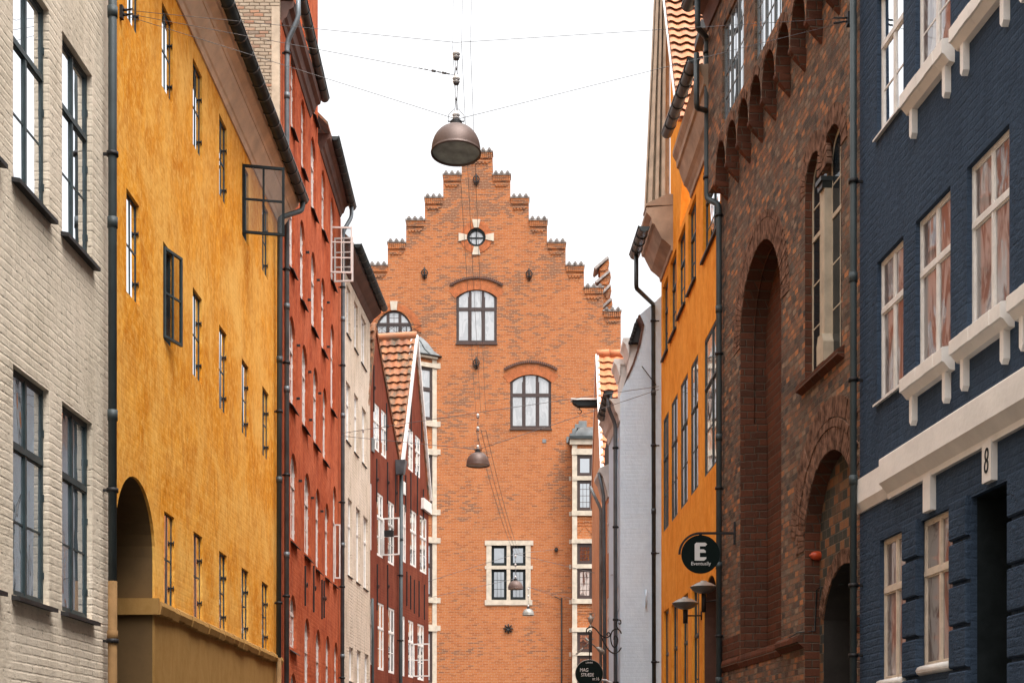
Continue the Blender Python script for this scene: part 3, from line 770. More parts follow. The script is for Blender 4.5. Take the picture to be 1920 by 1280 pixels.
mb = MB(); g.profile(mb, [(-.2, zP - .02), (.02, zP - .02), (.10, zP + .10), (.18, zP + .16), (.28, zP + .25), (.28, zP + .35), (-.2, zP + .35)], .0, uE4 + .02); mb.build('eave', 'dark_wood', T)
gutter(g, T, .1, uE4, .36, zP + .44, zP + .36, .09, 'dark_zinc', .45)
slab_roof(g, T, 0, uE4, .28, zP + .4, 4.5, 4.5)
pipe(g, T, [(uE4 - .05, .36, zP + .3), (uE4 - .05, .34, zP + .1), (uE4 - .02, .10, zP - .35), (uE4 - .02, .06, 6.0), (g.u(699, .05), .05, 4.8), (g.u(699, .05), .05, .1)][3:], .035, 'green_pipe')

# ------------------------------------------------------------------ two maroon gabled houses
def maroon(fac, name, label, outl, TB, cas):
    T = thing(name, label, 'building', fac.mw); g = fac; holes = []; wins = []
    for xl, xr, yt, yb in TB:
        a, b = g.u(xl), g.u(xr); c, d = g.z(xl, yb), g.z(xl, yt); wins.append((a, b, c, d)); holes.append((rect(a, b, c, d), .08))
    mb = MB(); g.wall(mb, outl, holes, 10); mb.build('wall', 'maroon_wall', T)
    fr = []
    for a, b, c, d in wins:
        fr.append(window(g, T, a, b, c, d, .012, 'white_paint', 'glass_curtain' if random.random() < .35 else 'glass', transom=.38, low=1, ft=.045, bt=.02, sash=.014))
    return T, fr
g = MaA
zv = MaB.z(748.5, 862)
uap = g.u(702.5); zap = g.z(702.5, 606)
outA = [(-.1, 0), (uE5, 0), (uE5, zv), (uap, zap), (-.1, g.z(694, 740))]
TA, fr = maroon(MaA, 'maroon_house', 'dark red gabled house with bare brick rake, nearer of the two maroon houses', outA,
       [(700.3, 711.5, 752, 839), (714.7, 725, 766, 852), (706.9, 718.6, 921, 1040), (727.5, 739.4, 936.4, 1054), (708.4, 720, 1127.7, 1254), (728.3, 739.7, 1137, 1260), (694.8, 700.6, 1122, 1245), (694.6, 697, 905, 1030)], None)
casement(g, fr[2], g.u(718), .0, g.z(718, 1041), g.z(718, 971), .47, R(-8), 'white_paint', cols=1, rows=2)
mb = MB(); u, z = g.uz(727, 999, .2); g.box(mb, u - .0, u + .12, .10, .34, z - .08, z + .08); mb.build('window_box', 'iron', fr[2])
for px, py, h in ((700, 728, 1.6), (724, 800, 1.7), (705.5, 900, 1.5), (726, 905, 1.5), (741, 925, 1.4), (706.5, 1100, 1.6), (726, 1100, 1.6)):
    u, z = g.uz(px, py); anchor(g, TA, u, z, h * .75)
mb = MB(); a, z = g.uz(696, 836); b = g.u(700.5); g.box(mb, a, b, 0, .03, z - .12, z + .22); mb.build('blind_panel', 'lead', TA)
# lower gable edge, right rake capped with orange flashing near the valley
# B
g = MaB
uapB = g.u(777.5); zapB = g.z(777.5, 634)
zk = g.z(803, 938)
outB = [(0, 0), (uE6, 0), (uE6, zk), (uapB, zapB), (0, zv)]
TB_, fr = maroon(MaB, 'maroon_house', 'dark red gabled house with white verge boards, farther of the two maroon houses', outB,
       [(765, 775, 800, 878), (778.3, 788, 814, 889), (753.5, 761.5, 942, 1051), (769, 781, 953, 1058), (787.3, 800, 964, 1070), (753.5, 759, 1153, 1266), (765.5, 775.5, 1161, 1268), (783, 795, 1167.5, 1273)], None)
casement(g, fr[6], g.u(774.8), .0, g.z(774.8, 1268), g.z(774.8, 1206), .50, R(-6), 'white_paint', cols=1, rows=2, glass=None)
for px, py, h in ((770, 770, 1.6), (790, 800, 1.2), (760, 925, 1.4), (769.5, 925, 1.6), (782, 925, 1.7), (793, 945, 1.2), (762, 1103, 1.3), (769, 1110, 1.3), (776, 1118, 1.3), (785, 1122, 1.4), (795, 1128, 1.4)):
    u, z = g.uz(px, py); anchor(g, TB_, u, z, h * .75, curl=False)
def strip(g, mb, p, q, wd, w0, w1):   # board along a rake
    (u0, z0), (u1, z1) = p, q; l = math.hypot(u1 - u0, z1 - z0); nx, nz = -(z1 - z0) / l * wd, (u1 - u0) / l * wd
    g.prism(mb, [(u0, z0), (u1, z1), (u1 + nx, z1 + nz), (u0 + nx, z0 + nz)], w0, w1)
mb = MB(); g.prism(mb, [(-.02, zv - .3), (.17, zv - .3), (uapB, zapB - .12), (uapB, zapB + .10)], -.10, .10); mb.build('verge_board', 'white_paint', TB_)
mb = MB(); strip(g, mb, (uapB, zapB + .08), (uE6 + .03, zk), .07, -.10, .10); mb.build('verge_board', 'white_paint', TB_)
mb = MB(); a = g.u(789.5); g.box(mb, a, uE6 + .05, -.1, .09, g.z(795, 957), g.z(795, 937)); mb.build('kneeler', 'white_paint', TB_)
mb = MB(); a, z = g.uz(757, 915); g.box(mb, a - .12, a + .12, 0, .03, z - .18, z + .18); mb.build('kneeler', 'white_paint', TB_)
# tiled roofs running back from each gable
def gable_roof(fac, T, apex, foot, L, name='roof', left=True):
    (ua, za), (ub, zb) = apex, foot
    P0 = fac.world(ua, .04, za); Pf = fac.world(ub, .04, zb)
    back = (fac.world(0, -1, 0) - fac.world(0, 0, 0))
    t = (Pf - P0); return pantiles(name, T, None, P0, back, t, L, t.length + .1, 'old_tile', tw=.22, rw=.27, amp=.022, lip=.06)
gable_roof(MaB, TB_, (uapB, zapB + .03), (-.05, zv - .05), 4.4)
gable_roof(MaB, TB_, (uapB, zapB + .03), (uE6, zk), 4.4)
gable_roof(MaA, TA, (uap, zap), (uE5, zv + .02), 4.4)
gable_roof(MaA, TA, (uap, zap + .02), (-.25, g.z(693, 760) + .0), 4.4)
mb = MB(); P = [MaB.L(uapB, .06, zapB + .10), MaB.L(uapB, -4.4, zapB + .10)]; mb.tube(P, .10, 10); mb.build('ridge_tiles', 'new_tile', TB_)
# hopper and pipe in the valley
g = MaB; u0 = g.u(748, .1)
mb = MB(); zt, zb_ = g.z(752, 866, .1), g.z(752, 892, .1)
mb.loft([g.L(u0 - .10, .02, zt), g.L(u0 + .16, .02, zt), g.L(u0 + .16, .30, zt), g.L(u0 - .10, .30, zt)], [g.L(u0 - .04, .02, zb_), g.L(u0 + .12, .02, zb_), g.L(u0 + .12, .24, zb_), g.L(u0 - .04, .24, zb_)])
mb.build('hopper', 'zinc', TB_)
up_ = g.u(751, .10)
pipe(g, TB_, [(up_, .12, zb_ + .05), (up_, .09, .1)], .055, 'green_pipe', brackets=[g.z(751, y, .1) for y in (1078, 1200)], collars=[g.z(751, 1010, .1)])
# ------------------------------------------------------------------ dark blue house (right edge)
T = thing('blue_house', 'dark blue painted brick house with white sills, white band and number 8', 'building', Blu.mw)
g = Blu; holes = []; wins = []
h1 = (g.z(1644.5, 492.5), g.z(1644.5, 755)); h0 = (h1[0] + g.z(1642, 262) - h1[1], g.z(1642, 262))
U1 = [(1644.5, 1693.7), (1716.5, 1782.0), (1813, 1892.5), (1925, 2030)]
for xl, xr in U1:
    for top, bot, row in ((h1[0], h1[1], 1), (h0[0], h0[1], 0)):
        a, b = g.u(xl), g.u(xr); a, b = min(a, b), max(a, b)
        wins.append((a, b, bot, top, row, xl))
zd1 = 3.89
for xl, xr, zb in ((1649.5, 1698, 2.47), (1724, 1786, 2.53)):
    a, b = sorted((g.u(xl), g.u(xr))); wins.append((a, b, zb, zd1, 2, xl))
for a, b, c, d, r, xl in wins: holes.append((rect(a, b, c, d), .14))
da, db = sorted((g.u(1821), g.u(1897)))
out = [(-34, 0), (da, 0), (da, zd1), (db, zd1), (db, 0), (bE, 0), (bE, 13.5), (-34, 13.5)]
mb = MB(); g.wall(mb, out, holes, 7, back=False); mb.build('wall', 'blue_wall', T)
mb = MB(); g.prism(mb, rect(da - .1, db + .1, 0, zd1 + .1), -1.1, -1.0); g.box(mb, da, da + .06, -1.0, -.92, 0, zd1); g.box(mb, db - .06, db, -1.0, -.92, 0, zd1); g.box(mb, da, db, -1.0, -.9, 2.9, 3.0); mb.build('door', 'dark_frame', T)
liner(g, T, rect(da, db, .01, zd1), -.98, -.05, 'door_shade_lining', 'dark_frame')  # dark jamb lining added to paint the shade of the doorway recess
for a, b, c, d, r, xl in wins:
    heavy = xl > 1700 and r < 2
    mat = 'cream_paint' if r == 2 else 'white_paint'
    f = window(g, T, a, b, c, d, .045, mat, 'glass_wavy' if not (r == 0 and xl < 1700) else 'glass_mirror', transom=.36, low=(1 if r == 0 else 0), ft=.035, bt=.018, sash=.016, hinges=True,
               sill=None if heavy else dict(mat='white_paint', proj=.04, th=.02, drop=.02, over=.02))
    if r == 2:
        mb = MB(); g.tube(mb, [(a - .0, .0, c - .02), (b + .0, .0, c - .02)], .045, 8); mb.build('sill', 'white_paint', f)
    if heavy:
        zc = c - .03; w_ = .12; ov = .10
        mb = MB()
        pr = [(-.04, zc + .02), (w_ - .01, zc - .0), (w_, zc - .01), (w_, zc - .125), (w_ - .02, zc - .13), (.05, zc - .19), (.0, zc - .20), (-.04, zc - .20)]
        n = 5
        for i in range(n):   # hand-trowelled: slightly wandering edge
            ua = a - ov + (b - a + 2 * ov) * i / n; ub = a - ov + (b - a + 2 * ov) * (i + 1) / n
            da1 = random.uniform(-.006, .006) if i else 0; db1 = random.uniform(-.006, .006)
            g.profile(mb, [(w + (.004 * (i % 2) if w > .05 else 0), z) for w, z in pr], ua, ub, 0, 0)
        s = mb.build('heavy_sill', 'band_paint', f)
        for uu in (a - ov + .12, b + ov - .12):
            mb = MB(); g.prism(mb, [(uu - .035, zc - .19), (uu + .035, zc - .19), (uu + .035, zc - .42), (uu, zc - .46), (uu - .035, zc - .42)], -.0, .055)
            mb.build('sill_bracket', 'band_paint', f)
# white string band with its cove, thinner at the far end
ustep = g.u(1673)
bt_, bb_ = 4.62, 4.385
mb = MB(); g.profile(mb, [(-.05, bt_), (.13, bt_), (.135, bt_ - .01), (.135, bb_), (.125, bb_ - .01), (.05, bb_ - .10), (.045, bb_ - .15), (-.05, bb_ - .15)], -18, ustep); mb.build('string_band', 'band_paint', T)
mb = MB(); g.profile(mb, [(-.05, bt_ - .02), (.06, bt_ - .02), (.065, bb_ - .03), (.02, bb_ - .12), (-.05, bb_ - .13)], ustep, bE + .02); mb.build('string_band', 'band_paint', T)
a, b = sorted((g.u(1741), g.u(1755))); mb = MB(); g.box(mb, a, b, -.02, .055, 3.93, 4.26); mb.build('white_block', 'band_paint', T)
a, b = sorted((g.u(1842, .05), g.u(1859, .05))); mb = MB(); g.box(mb, a, b, -.02, .055, 3.93, 4.26); nb = mb.build('number_block', 'band_paint', T)
def text_mesh(body, size, shear=0.0, extr=.002, bold=0.0, sx=1.0):
    cu = bpy.data.curves.new('t', 'FONT'); cu.body = body; cu.size = size; cu.shear = shear; cu.extrude = extr; cu.offset = bold
    cu.align_x = 'CENTER'; cu.align_y = 'CENTER'
    o = bpy.data.objects.new('t', cu); me = bpy.data.meshes.new_from_object(o); bpy.data.objects.remove(o)
    for v in me.vertices: v.co.x *= sx
    return me
me = text_mesh('8', .30, .12, .003, -.003, .62)
for v in me.vertices:
    x, y, z = v.co; v.co = g.L((a + b) / 2 - x, .058 + z, 4.09 + y)
me.materials.append(MAT['dark_frame']); o = bpy.data.objects.new('number', me); COL.objects.link(o); o.parent = nb
# rusticated quoins between the ground floor openings
for pa, pb in ((1698.5, 1726), (1787, 1820), (1897, 1935)):
    a, b = sorted((g.u(pa), g.u(pb))); z = zd1 + .02
    for i in range(11):
        if z - .34 < 0: break
        mb = MB()
        x = .012
        A = [g.L(a + .004, -.03, z - .335), g.L(b - .004, -.03, z - .335), g.L(b - .004, -.03, z), g.L(a + .004, -.03, z)]
        B = [g.L(a + x, .045, z - .335 + x), g.L(b - x, .045, z - .335 + x), g.L(b - x, .045, z - x), g.L(a + x, .045, z - x)]
        A2 = [g.L(a + .004, .03, z - .335), g.L(b - .004, .03, z - .335), g.L(b - .004, .03, z), g.L(a + .004, .03, z)]
        mb.loft(A, A2); mb.loft(A2, B); mb.build('quoin_block', 'blue_wall', T); z -= .368
slab_roof(g, T, -34, bE, .3, 13.5)

# ------------------------------------------------------------------ gothic brick building
T = thing('brick_building', 'dark rough red brick building with tall arched niche, corbel arches and paired arched windows', 'building', Got.mw)
g = Got; holes = []
# tall niche
na, nb_ = sorted((g.u(1388), g.u(1465))); ncx = (na + nb_) / 2; nr = (nb_ - na) / 2; nap = g.z(1430.5, 449)
niche = arch(na, nb_, 3.2, nap - nr, nr, 18); holes.append((niche, .36))
# paired window
wa, wb = sorted((g.u(1509), g.u(1546))); wc, wd = sorted((g.u(1545), g.u(1578)))
W0_, W1_ = min(wa, wc), max(wb, wd); m_ = (W0_ + W1_) / 2
zwb, zwt = 6.20, g.z(1566, 228); r2 = (W1_ - W0_) / 4
pw = [(W0_, zwb), (W1_, zwb)]
for cc in (m_ + r2, m_ - r2):
    for i in range(11):
        a = PI * i / 10; pw.append((cc + (r2 - .012) * math.cos(a), zwt - r2 * 1.1 + r2 * 1.1 * math.sin(a)))
holes.append((pw, .11))
# big lower arch
la, lb = sorted((g.u(1507.5), g.u(1606))); lc = g.u(1554.5); lr = min(lc - la, lb - lc); lap = g.z(1554.5, 846)
la, lb = lc - lr, lc + lr
larch = arch(la, lb, 3.28, lap - lr, lr, 18)
out = [(0, 0), (la, 0)] + [(la, lap - lr)] + [(x, z) for x, z in larch[2:]][::-1][1:-1] + [(lb, lap - lr), (lb, 0), (gE, 0), (gE, 10.6), (0, 10.6)]
out = [(0, 0), (gE, 0), (gE, 10.6), (0, 10.6)]
holes.append(([(la, .02), (lb, .02)] + larch[2:], .18))
mb = MB(); g.wall(mb, out, holes, 7, back=False); mb.build('wall', 'gothic_brick', T)
mb = MB(); g.prism(mb, rect(na - .05, nb_ + .05, 3.0, nap + .1), -.40, -.36); mb.build('niche_back', 'niche_brick_shaded', T)
liner(g, T, niche, -.36, -.0, 'niche_reveal', 'niche_brick_shaded'); liner(g, T, [(la, .02), (lb, .02)] + larch[2:], -.18, 0, 'arch_reveal', 'niche_brick_shaded'); liner(g, T, pw, -.11, 0, 'window_reveal', 'niche_brick_shaded')  # darker brick sheets paint shade onto the recess faces
mb = MB(); zz = g.z(1410, 800, -.2)
(s0, s1) = (na, na + .16) if g.so > 0 else (nb_ - .16, nb_)
# far jamb is at larger u
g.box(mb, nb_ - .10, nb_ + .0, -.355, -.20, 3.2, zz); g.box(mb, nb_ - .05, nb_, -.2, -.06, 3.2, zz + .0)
mb.build('niche_order', 'niche_brick_shaded', T)
mb = MB(); zz2 = nap - nr
pts = [(nb_ - .012, -.19, 3.3), (nb_ - .012, -.19, zz2)] + [(ncx + (nr - .012) * math.cos(a), -.19, zz2 + (nr - .012) * math.sin(a)) for a in [PI / 2 * i / 8 for i in range(1, 9)]]
g.tube(mb, pts, .012, 6); mb.build('niche_roll', 'niche_brick_shaded', T)
voussoirs(g, T, ncx, nap - nr, nr + .0, nr + .26, R(-2), R(182), 54, 0.0)
voussoirs(g, T, ncx, nap - nr, nr + .27, nr + .36, R(-2), R(182), 40, 0.0)
voussoirs(g, T, lc, lap - lr, lr, lr + .24, R(-2), math.acos(max(-1, (.02 - lc) / (lr + .24))), 42, 0.0)
voussoirs(g, T, lc, lap - lr, lr + .25, lr + .34, R(-2), math.acos(max(-1, (.03 - lc) / (lr + .34))), 26, .01)
voussoirs(g, T, lc, lap - lr, lr + .36, lr + .58, R(8), math.acos(max(-1, (.03 - lc) / (lr + .58))), 42, 0.0)
for cc in (m_ + r2, m_ - r2): voussoirs(g, T, cc, zwt - r2 * 1.1, r2 + .0, r2 + .2, R(2), R(178), 22, 0.0, squash=1.1)
mb = MB(); g.box(mb, la - .2, lb + .2, -.20, -.18, .02, lap + .05)
# tympanum plane with inner arch opening
il, ir = lc - .80, lc + .80; itop = g.z(1586, 1055, -.18); isp = itop - .55
mb = MB(); g.wall(mb, rect(la - .05, lb + .05, 0, lap + .05), [(seg_arch(il, ir, .02, isp, .55, 14), .7)], .2, w=-.18, back=False); mb.build('tympanum', 'chequer_brick', T)
c_, h_ = lc, .80; rad = (h_ * h_ + .55 * .55) / 1.1; a_ = math.asin(h_ / rad)
voussoirs(g, T, c_, itop - rad, rad, rad + .17, PI / 2 - a_, PI / 2 + a_, 34, -.18)
liner(g, T, seg_arch(il, ir, .02, isp, .55, 14), -.9, -.19, 'gateway_shade_lining', 'shadow_room')  # near-black lining paints the shade inside the inner arch
mb = MB(); g.prism(mb, rect(il - .1, ir + .1, 0, itop + .1), -.95, -.90); mb.build('gateway', 'shadow_room', T)  # near-black back sheet stands for the unlit depth
mb = MB()
for i in range(14):
    u = il + (ir - il) * (i + .5) / 14; g.box(mb, u - .012, u + .012, -.80, -.776, 0, isp + .45)
for z in (.3, 1.6, 2.7, 3.1): g.box(mb, il, ir, -.80, -.78, z, z + .05)
mb.build('iron_gate', 'iron', T)
mb = MB()
pth = [(la + .02 + 2 * lr - .05, .06, 3.22), (lb + .02, .06, 3.20), (lb - .02, -.10, 3.24), (lb - .03, -.15, 3.24), (lb - .03, -.15, 3.75), (lb - .1, -.16, 3.75), (lb - .35, -.2, 3.74)]
g.tube(mb, [(lb + .35, .09, 3.19), (lb + .02, .08, 3.22), (lb - .01, -.12, 3.24), (lb - .02, -.14, 3.72), (lb - .08, -.15, 3.74), (lb - .5, -.3, 3.73)], .009, 6); mb.build('conduit', 'dark_zinc', T)
# paired window joinery
cw = .075
for ca_, cb_ in ((m_ + cw, W1_ - .02), (W0_ + .02, m_ - cw)):
    window(g, T, ca_, cb_, zwb + .03, zwt - .02, .085, 'pale_stone', 'glass_dark', shape='round', rise=(cb_ - ca_) / 2 * 1.1, cols=1, transom=.36, low=2, up=1, ft=.03, bt=.02, sash=.006, vb=1, dd=.006)
mb = MB(); cw = .075
g.prism(mb, [(m_ - cw, zwb + .30), (m_ + cw, zwb + .30), (m_ + cw, zwt - .56), (m_ - cw, zwt - .56)], -.15, -.0)
g.prism(mb, [(m_ - cw - .05, zwb), (m_ + cw + .05, zwb), (m_ + cw + .05, zwb + .22), (m_ + cw, zwb + .32), (m_ - cw, zwb + .32), (m_ - cw - .05, zwb + .22)], -.15, .03)
mb.build('stone_column', 'pale_stone', T)
mb = MB(); g.prism(mb, [(m_ - .11, zwt - .50), (m_ + .11, zwt - .50), (m_ + .11, zwt - .45), (m_ - .11, zwt - .45)], -.15, .05); g.prism(mb, [(m_ - .078, zwt - .57), (m_ + .078, zwt - .57), (m_ + .10, zwt - .50), (m_ - .10, zwt - .50)], -.15, .03); mb.build('capital', 'dark_zinc', T)
mb = MB(); g.profile(mb, [(-.14, zwb), (.0, zwb - .02), (.08, zwb - .06), (.08, zwb - .12), (.0, zwb - .16), (-.14, zwb - .16)], W0_ - .10, W1_ + .12); mb.build('brick_sill', 'niche_brick_shaded', T)
# corbel arcade carrying the upper wall
feet_px = [1381, 1402, 1427.4, 1453.7, 1480.6, 1510]
w_ = .19
fu = [g.u(p, w_) for p in feet_px]
pit = (fu[0] - fu[-1]) / 5; f0 = fu[-1]; zf = g.z(1480.6, 90, w_)
first = f0 - pit * math.floor(f0 / pit); cent = []
nA = int((gE - first) / pit) + 1
uu = [first + pit * i for i in range(nA + 1) if first + pit * i < gE + .02]
poly = [(0, 12.55), (0, zf + .02)]
hw = pit / 2 - .018
rise = g.z(1467, 46, w_) - zf - .05
def half(c, z): return [(c + hw * math.cos(a), z + .05 + rise * math.sin(a)) for a in [PI - PI * i / 12 for i in range(13)]]
cs = [u + pit / 2 for u in uu[:-1]]
poly = [(0, 12.6), (0, zf), (uu[0] - .045 + .0, zf)] if uu[0] > .05 else [(0, 12.6), (0, zf)]
poly = [(0, 12.6), (0, zf)]
if uu[0] > .1: poly += [(uu[0] + .018, zf)]
for i, c in enumerate(cs):
    pts = half(c, zf)
    poly += pts + [(pts[-1][0], zf), (min(pts[-1][0] + .036, gE), zf)] if i < len(cs) - 1 else pts + [(pts[-1][0], zf), (gE, zf)]
poly += [(gE, 12.6)]
up_holes = []; upw = []
for xl, xr, yb in ((1354.5, 1394.5, 236), (1415.5, 1465.5, 110)):
    a, b = sorted((g.u(xl, w_), g.u(xr, w_))); zb = g.z(1354.5, 236, w_); zt = g.z(1354.5, 45, w_) - .05
    upw.append((a, b, zb + .0, zt)); up_holes.append((rect(a, b, zb, zt), .12))
a3 = upw[1][0] - (upw[0][0] - upw[1][0]); b3 = a3 + (upw[1][1] - upw[1][0])
if a3 > .2: upw.append((a3, b3, upw[0][2], upw[0][3])); up_holes.append((rect(a3, b3, upw[0][2], upw[0][3]), .12))
mb = MB(); g.wall(mb, poly, up_holes, .6, w=w_, back=False); mb.build('upper_wall', 'gothic_brick', T)
for c in cs: voussoirs(g, T, c, zf + .05, hw + .004, hw + .09, R(45), R(135), 8, w_, squash=rise / hw)
for c in cs:
    P_ = half(c, zf); P_ = [(P_[0][0], zf)] + P_ + [(P_[-1][0], zf)]
    mb = MB()
    for q0, q1 in zip(P_, P_[1:]):
        q0 = (q0[0] + (c - q0[0]) * .012, q0[1]); q1 = (q1[0] + (c - q1[0]) * .012, q1[1])
        mb.face([g.L(q0[0], w_ - .002, q0[1] - .003), g.L(q1[0], w_ - .002, q1[1] - .003), g.L(q1[0], .002, q1[1] - .003), g.L(q0[0], .002, q0[1] - .003)])
    mb.build('arch_soffit', 'niche_brick_shaded', T)  # darker undersides put the shade into the corbel arches
for u in uu:
    mb = MB(); a, b = u - .055, min(u + .055, gE - .002)
    top = [g.L(a + .05, .0, zf), g.L(b - .05, .0, zf), g.L(b - .05, w_, zf), g.L(a + .05, w_, zf)]
    mid = [g.L(a, -.0, zf - .02), g.L(b, -.0, zf - .02), g.L(b, w_ * 1.02, zf - .0), g.L(a, w_ * 1.02, zf - .0)]
    mid2 = [g.L(a, -.0, zf - .07), g.L(b, -.0, zf - .07), g.L(b, w_ * 1.02, zf - .05), g.L(a, w_ * 1.02, zf - .05)]
    bot = [g.L(a + .03, -.0, zf - .27), g.L(b - .03, -.0, zf - .27), g.L(b - .03, .02, zf - .25), g.L(a + .03, .02, zf - .25)]
    mb.loft(mid, mid2); mb.loft(mid2, bot); mb.build('corbel', 'niche_brick_shaded', T)
for a, b, c, d in upw:
    window(g, T, a, b, c, d, .03, 'lead', 'glass_low', w=w_, cols=3, transom=None, low=3, ft=.035, bt=.016, sash=.008, vb=1)
zc = 12.5
mb = MB(); g.profile(mb, [(-.2, zc), (w_ + .03, zc), (w_ + .05, zc + .08), (.26, zc + .14), (.28, zc + .22), (.40, zc + .28), (.40, zc + .36), (-.2, zc + .36)], 0, gE); mb.build('eave_cornice', 'dark_wood', T)
gutter(g, T, 0, gE + .1, .48, zc + .42, zc + .40, .09, 'dark_zinc')
slab_roof(g, T, 0, gE, .4, zc + .4, 5, 5)
up1 = Ora.u(1325.5, .2)
g = Ora
ul = Ora.u(1348, .06)
hp = thing('holder', None, None, Ora.mw)
pipe(g, hp, [(Ora.u(1308, .42), .42, zc + .36), (Ora.u(1308, .42), .42, Ora.z(1308, 52, .42)), (up1, .20, Ora.z(1325, 74, .2)), (up1, .20, Ora.z(1326, 372, .2)), (ul, .06, Ora.z(1346, 388, .06)), (ul, .06, .1)], .042, 'green_pipe',
     brackets=[g.z(1348, y, .06) for y in (404, 663, 915, 1192)] + [g.z(1326, 332, .2), g.z(1326, 98, .2)], collars=[g.z(1348, y, .06) for y in (580, 820, 1060, 1275)])
adopt(hp, T, Got.mw, Ora.mw)
g = Got
# string courses and base
def course(u0, u1, z, wv=.05):
    mb = MB(); g.profile(mb, [(-.01, z + .06), (wv * .6, z + .05), (wv, z), (wv, z - .05), (.01, z - .12), (-.01, z - .12)], u0, u1); return mb.build('string_course', 'niche_brick_shaded', T)
course(nb_ - .02, gE, 3.14); course(na + .0, nb_, 3.14, .03); course(lb, na, 3.16, .09); course(0, la, 3.16, .05)
mb = MB(); i = lb
while i < gE - .03:
    if i > nb_: g.box(mb, i + .006, i + .064, -.02, .016 + random.uniform(0, .008), 3.2, 3.50)
    i += .072
mb.build('soldier_course', 'niche_brick_shaded', T)
u1_, = [g.u(1600, .10)]
pipe(g, T, [(u1_, .10, 13.2), (u1_, .10, .1)], .036, 'green_pipe', brackets=[g.z(1600, y, .1) for y in (340, 712, 1097, 1228)], collars=[g.z(1600, y, .1) for y in (520, 900)])

# small red lamp on the jamb
mwt = Matrix.Translation(g.world(lb - .02, -.17, g.z(1524, 1042, -.1)))
L_ = thing('alarm_lamp', 'small orange red alarm lamp in the lower brick arch', 'lamp', mwt)
mb = MB(); k = g.so
v = -Vector((g.D[0], g.D[1], 0)); 
def lat(mb, prof, axis, c=(0, 0, 0), n=18):
    ax = Vector(axis).normalized(); r0 = ax.orthogonal().normalized(); r1 = ax.cross(r0); c = Vector(c); b = len(mb.v)
    for r, h in prof:
        for i in range(n):
            a = 2 * PI * i / n; mb.v.append(tuple(c + ax * h + (r0 * math.cos(a) + r1 * math.sin(a)) * r))
    for i in range(len(prof) - 1):
        for q in range(n):
            q2 = (q + 1) % n; mb.f.append((b + i * n + q, b + i * n + q2, b + (i + 1) * n + q2, b + (i + 1) * n + q)); mb.sm.append(True)
out_ = Vector((-1, -.25, .0))
lat(mb, [(.0, .16), (.012, .158), (.014, .14), (.035, .13), (.05, .10), (.055, .06), (.05, .02), (.048, -.03)], out_, (.03, 0, 0)); mb.build('lamp_bulb', 'red_enamel', L_)
mb = MB(); lat(mb, [(.0, -.01), (.058, -.01), (.058, -.05), (0, -.05)], out_, (.03, 0, 0)); mb.build('lamp_socket', 'niche_brick_shaded', L_)

# ------------------------------------------------------------------ orange house
T = thing('orange_house', 'bright orange plastered house with dark green windows and a tall moulded gable edge', 'building', Ora.mw)
g = Ora; wins = []; holes = []
A0 = [(1243, 1252.5, 540, 674), (1256.6, 1268.3, 494.7, 638), (1271.4, 1285, 452, 596), (1290.6, 1305, 401, 551), (1318, 1350, 326, 490)]
A1 = [(1243.8, 1253.7, 788.7, 998), (1259, 1270.5, 758, 979), (1276.4, 1289.5, 723, 956), (1295.3, 1309, 688.7, 930), (1321, 1350, 639.5, 895.8)]
A2 = [(1244.3, 1253.8, 1146.8, 1370), (1259.3, 1270.8, 1134, 1365), (1278, 1290, 1120, 1360), (1297, 1311, 1103, 1355)]
for r, tb in enumerate((A0, A1, A2)):
    for xl, xr, yt, yb in tb:
        a, b = sorted((g.u(xl), g.u(xr))); wins.append((a, b, g.z(xl, yb), g.z(xl, yt), r)); holes.append((rect(a, b, g.z(xl, yb), g.z(xl, yt)), .1))
da, db = sorted((g.u(1318.5), g.u(1347))); dap = g.z(1335, 1076); dr = (db - da) / 2
holes.append((arch(da, db, .02, dap - dr, dr, 14), .5))
zO = 11.25
mb = MB(); g.wall(mb, [(0, 0), (oE, 0), (oE, 11.9), (g.u(1257), 11.9), (g.u(1257), 15.9), (g.u(1247, .12) + .12, g.z(1247, 0, .12)), (g.u(1271, .12) + .12, g.z(1271, 215, .12)), (g.u(1275), zO), (0, zO)], holes, .9, back=True); mb.build('wall', 'orange_wall', T)
mb = MB(); g.wall(mb, [(0, 0), (oE, 0), (oE, zO - .05), (0, zO - .05)], [], 5, w=-.92, back=True); mb.build('wall_core', 'orange_wall', T)
mb = MB(); g.prism(mb, rect(da, db, 0, dap), -.52, -.50); mb.build('door', 'dark_wood', T)
liner(g, T, arch(da, db, .02, dap - dr, dr, 14), -.5, -.02, 'door_shade_lining', 'dark_wood')  # dark lining paints shade on the doorway jambs
for a, b, c, d, r in wins:
    window(g, T, a, b, c, d, .05 if r != 1 else .008, 'green_frame', 'glass_wavy' if r == 1 else 'glass', transom=.36, low=1, ft=.03, bt=.014, sash=.014,
           sill=dict(mat='slate', proj=.05, th=.04, drop=.02, over=.02) if r == 0 else None)
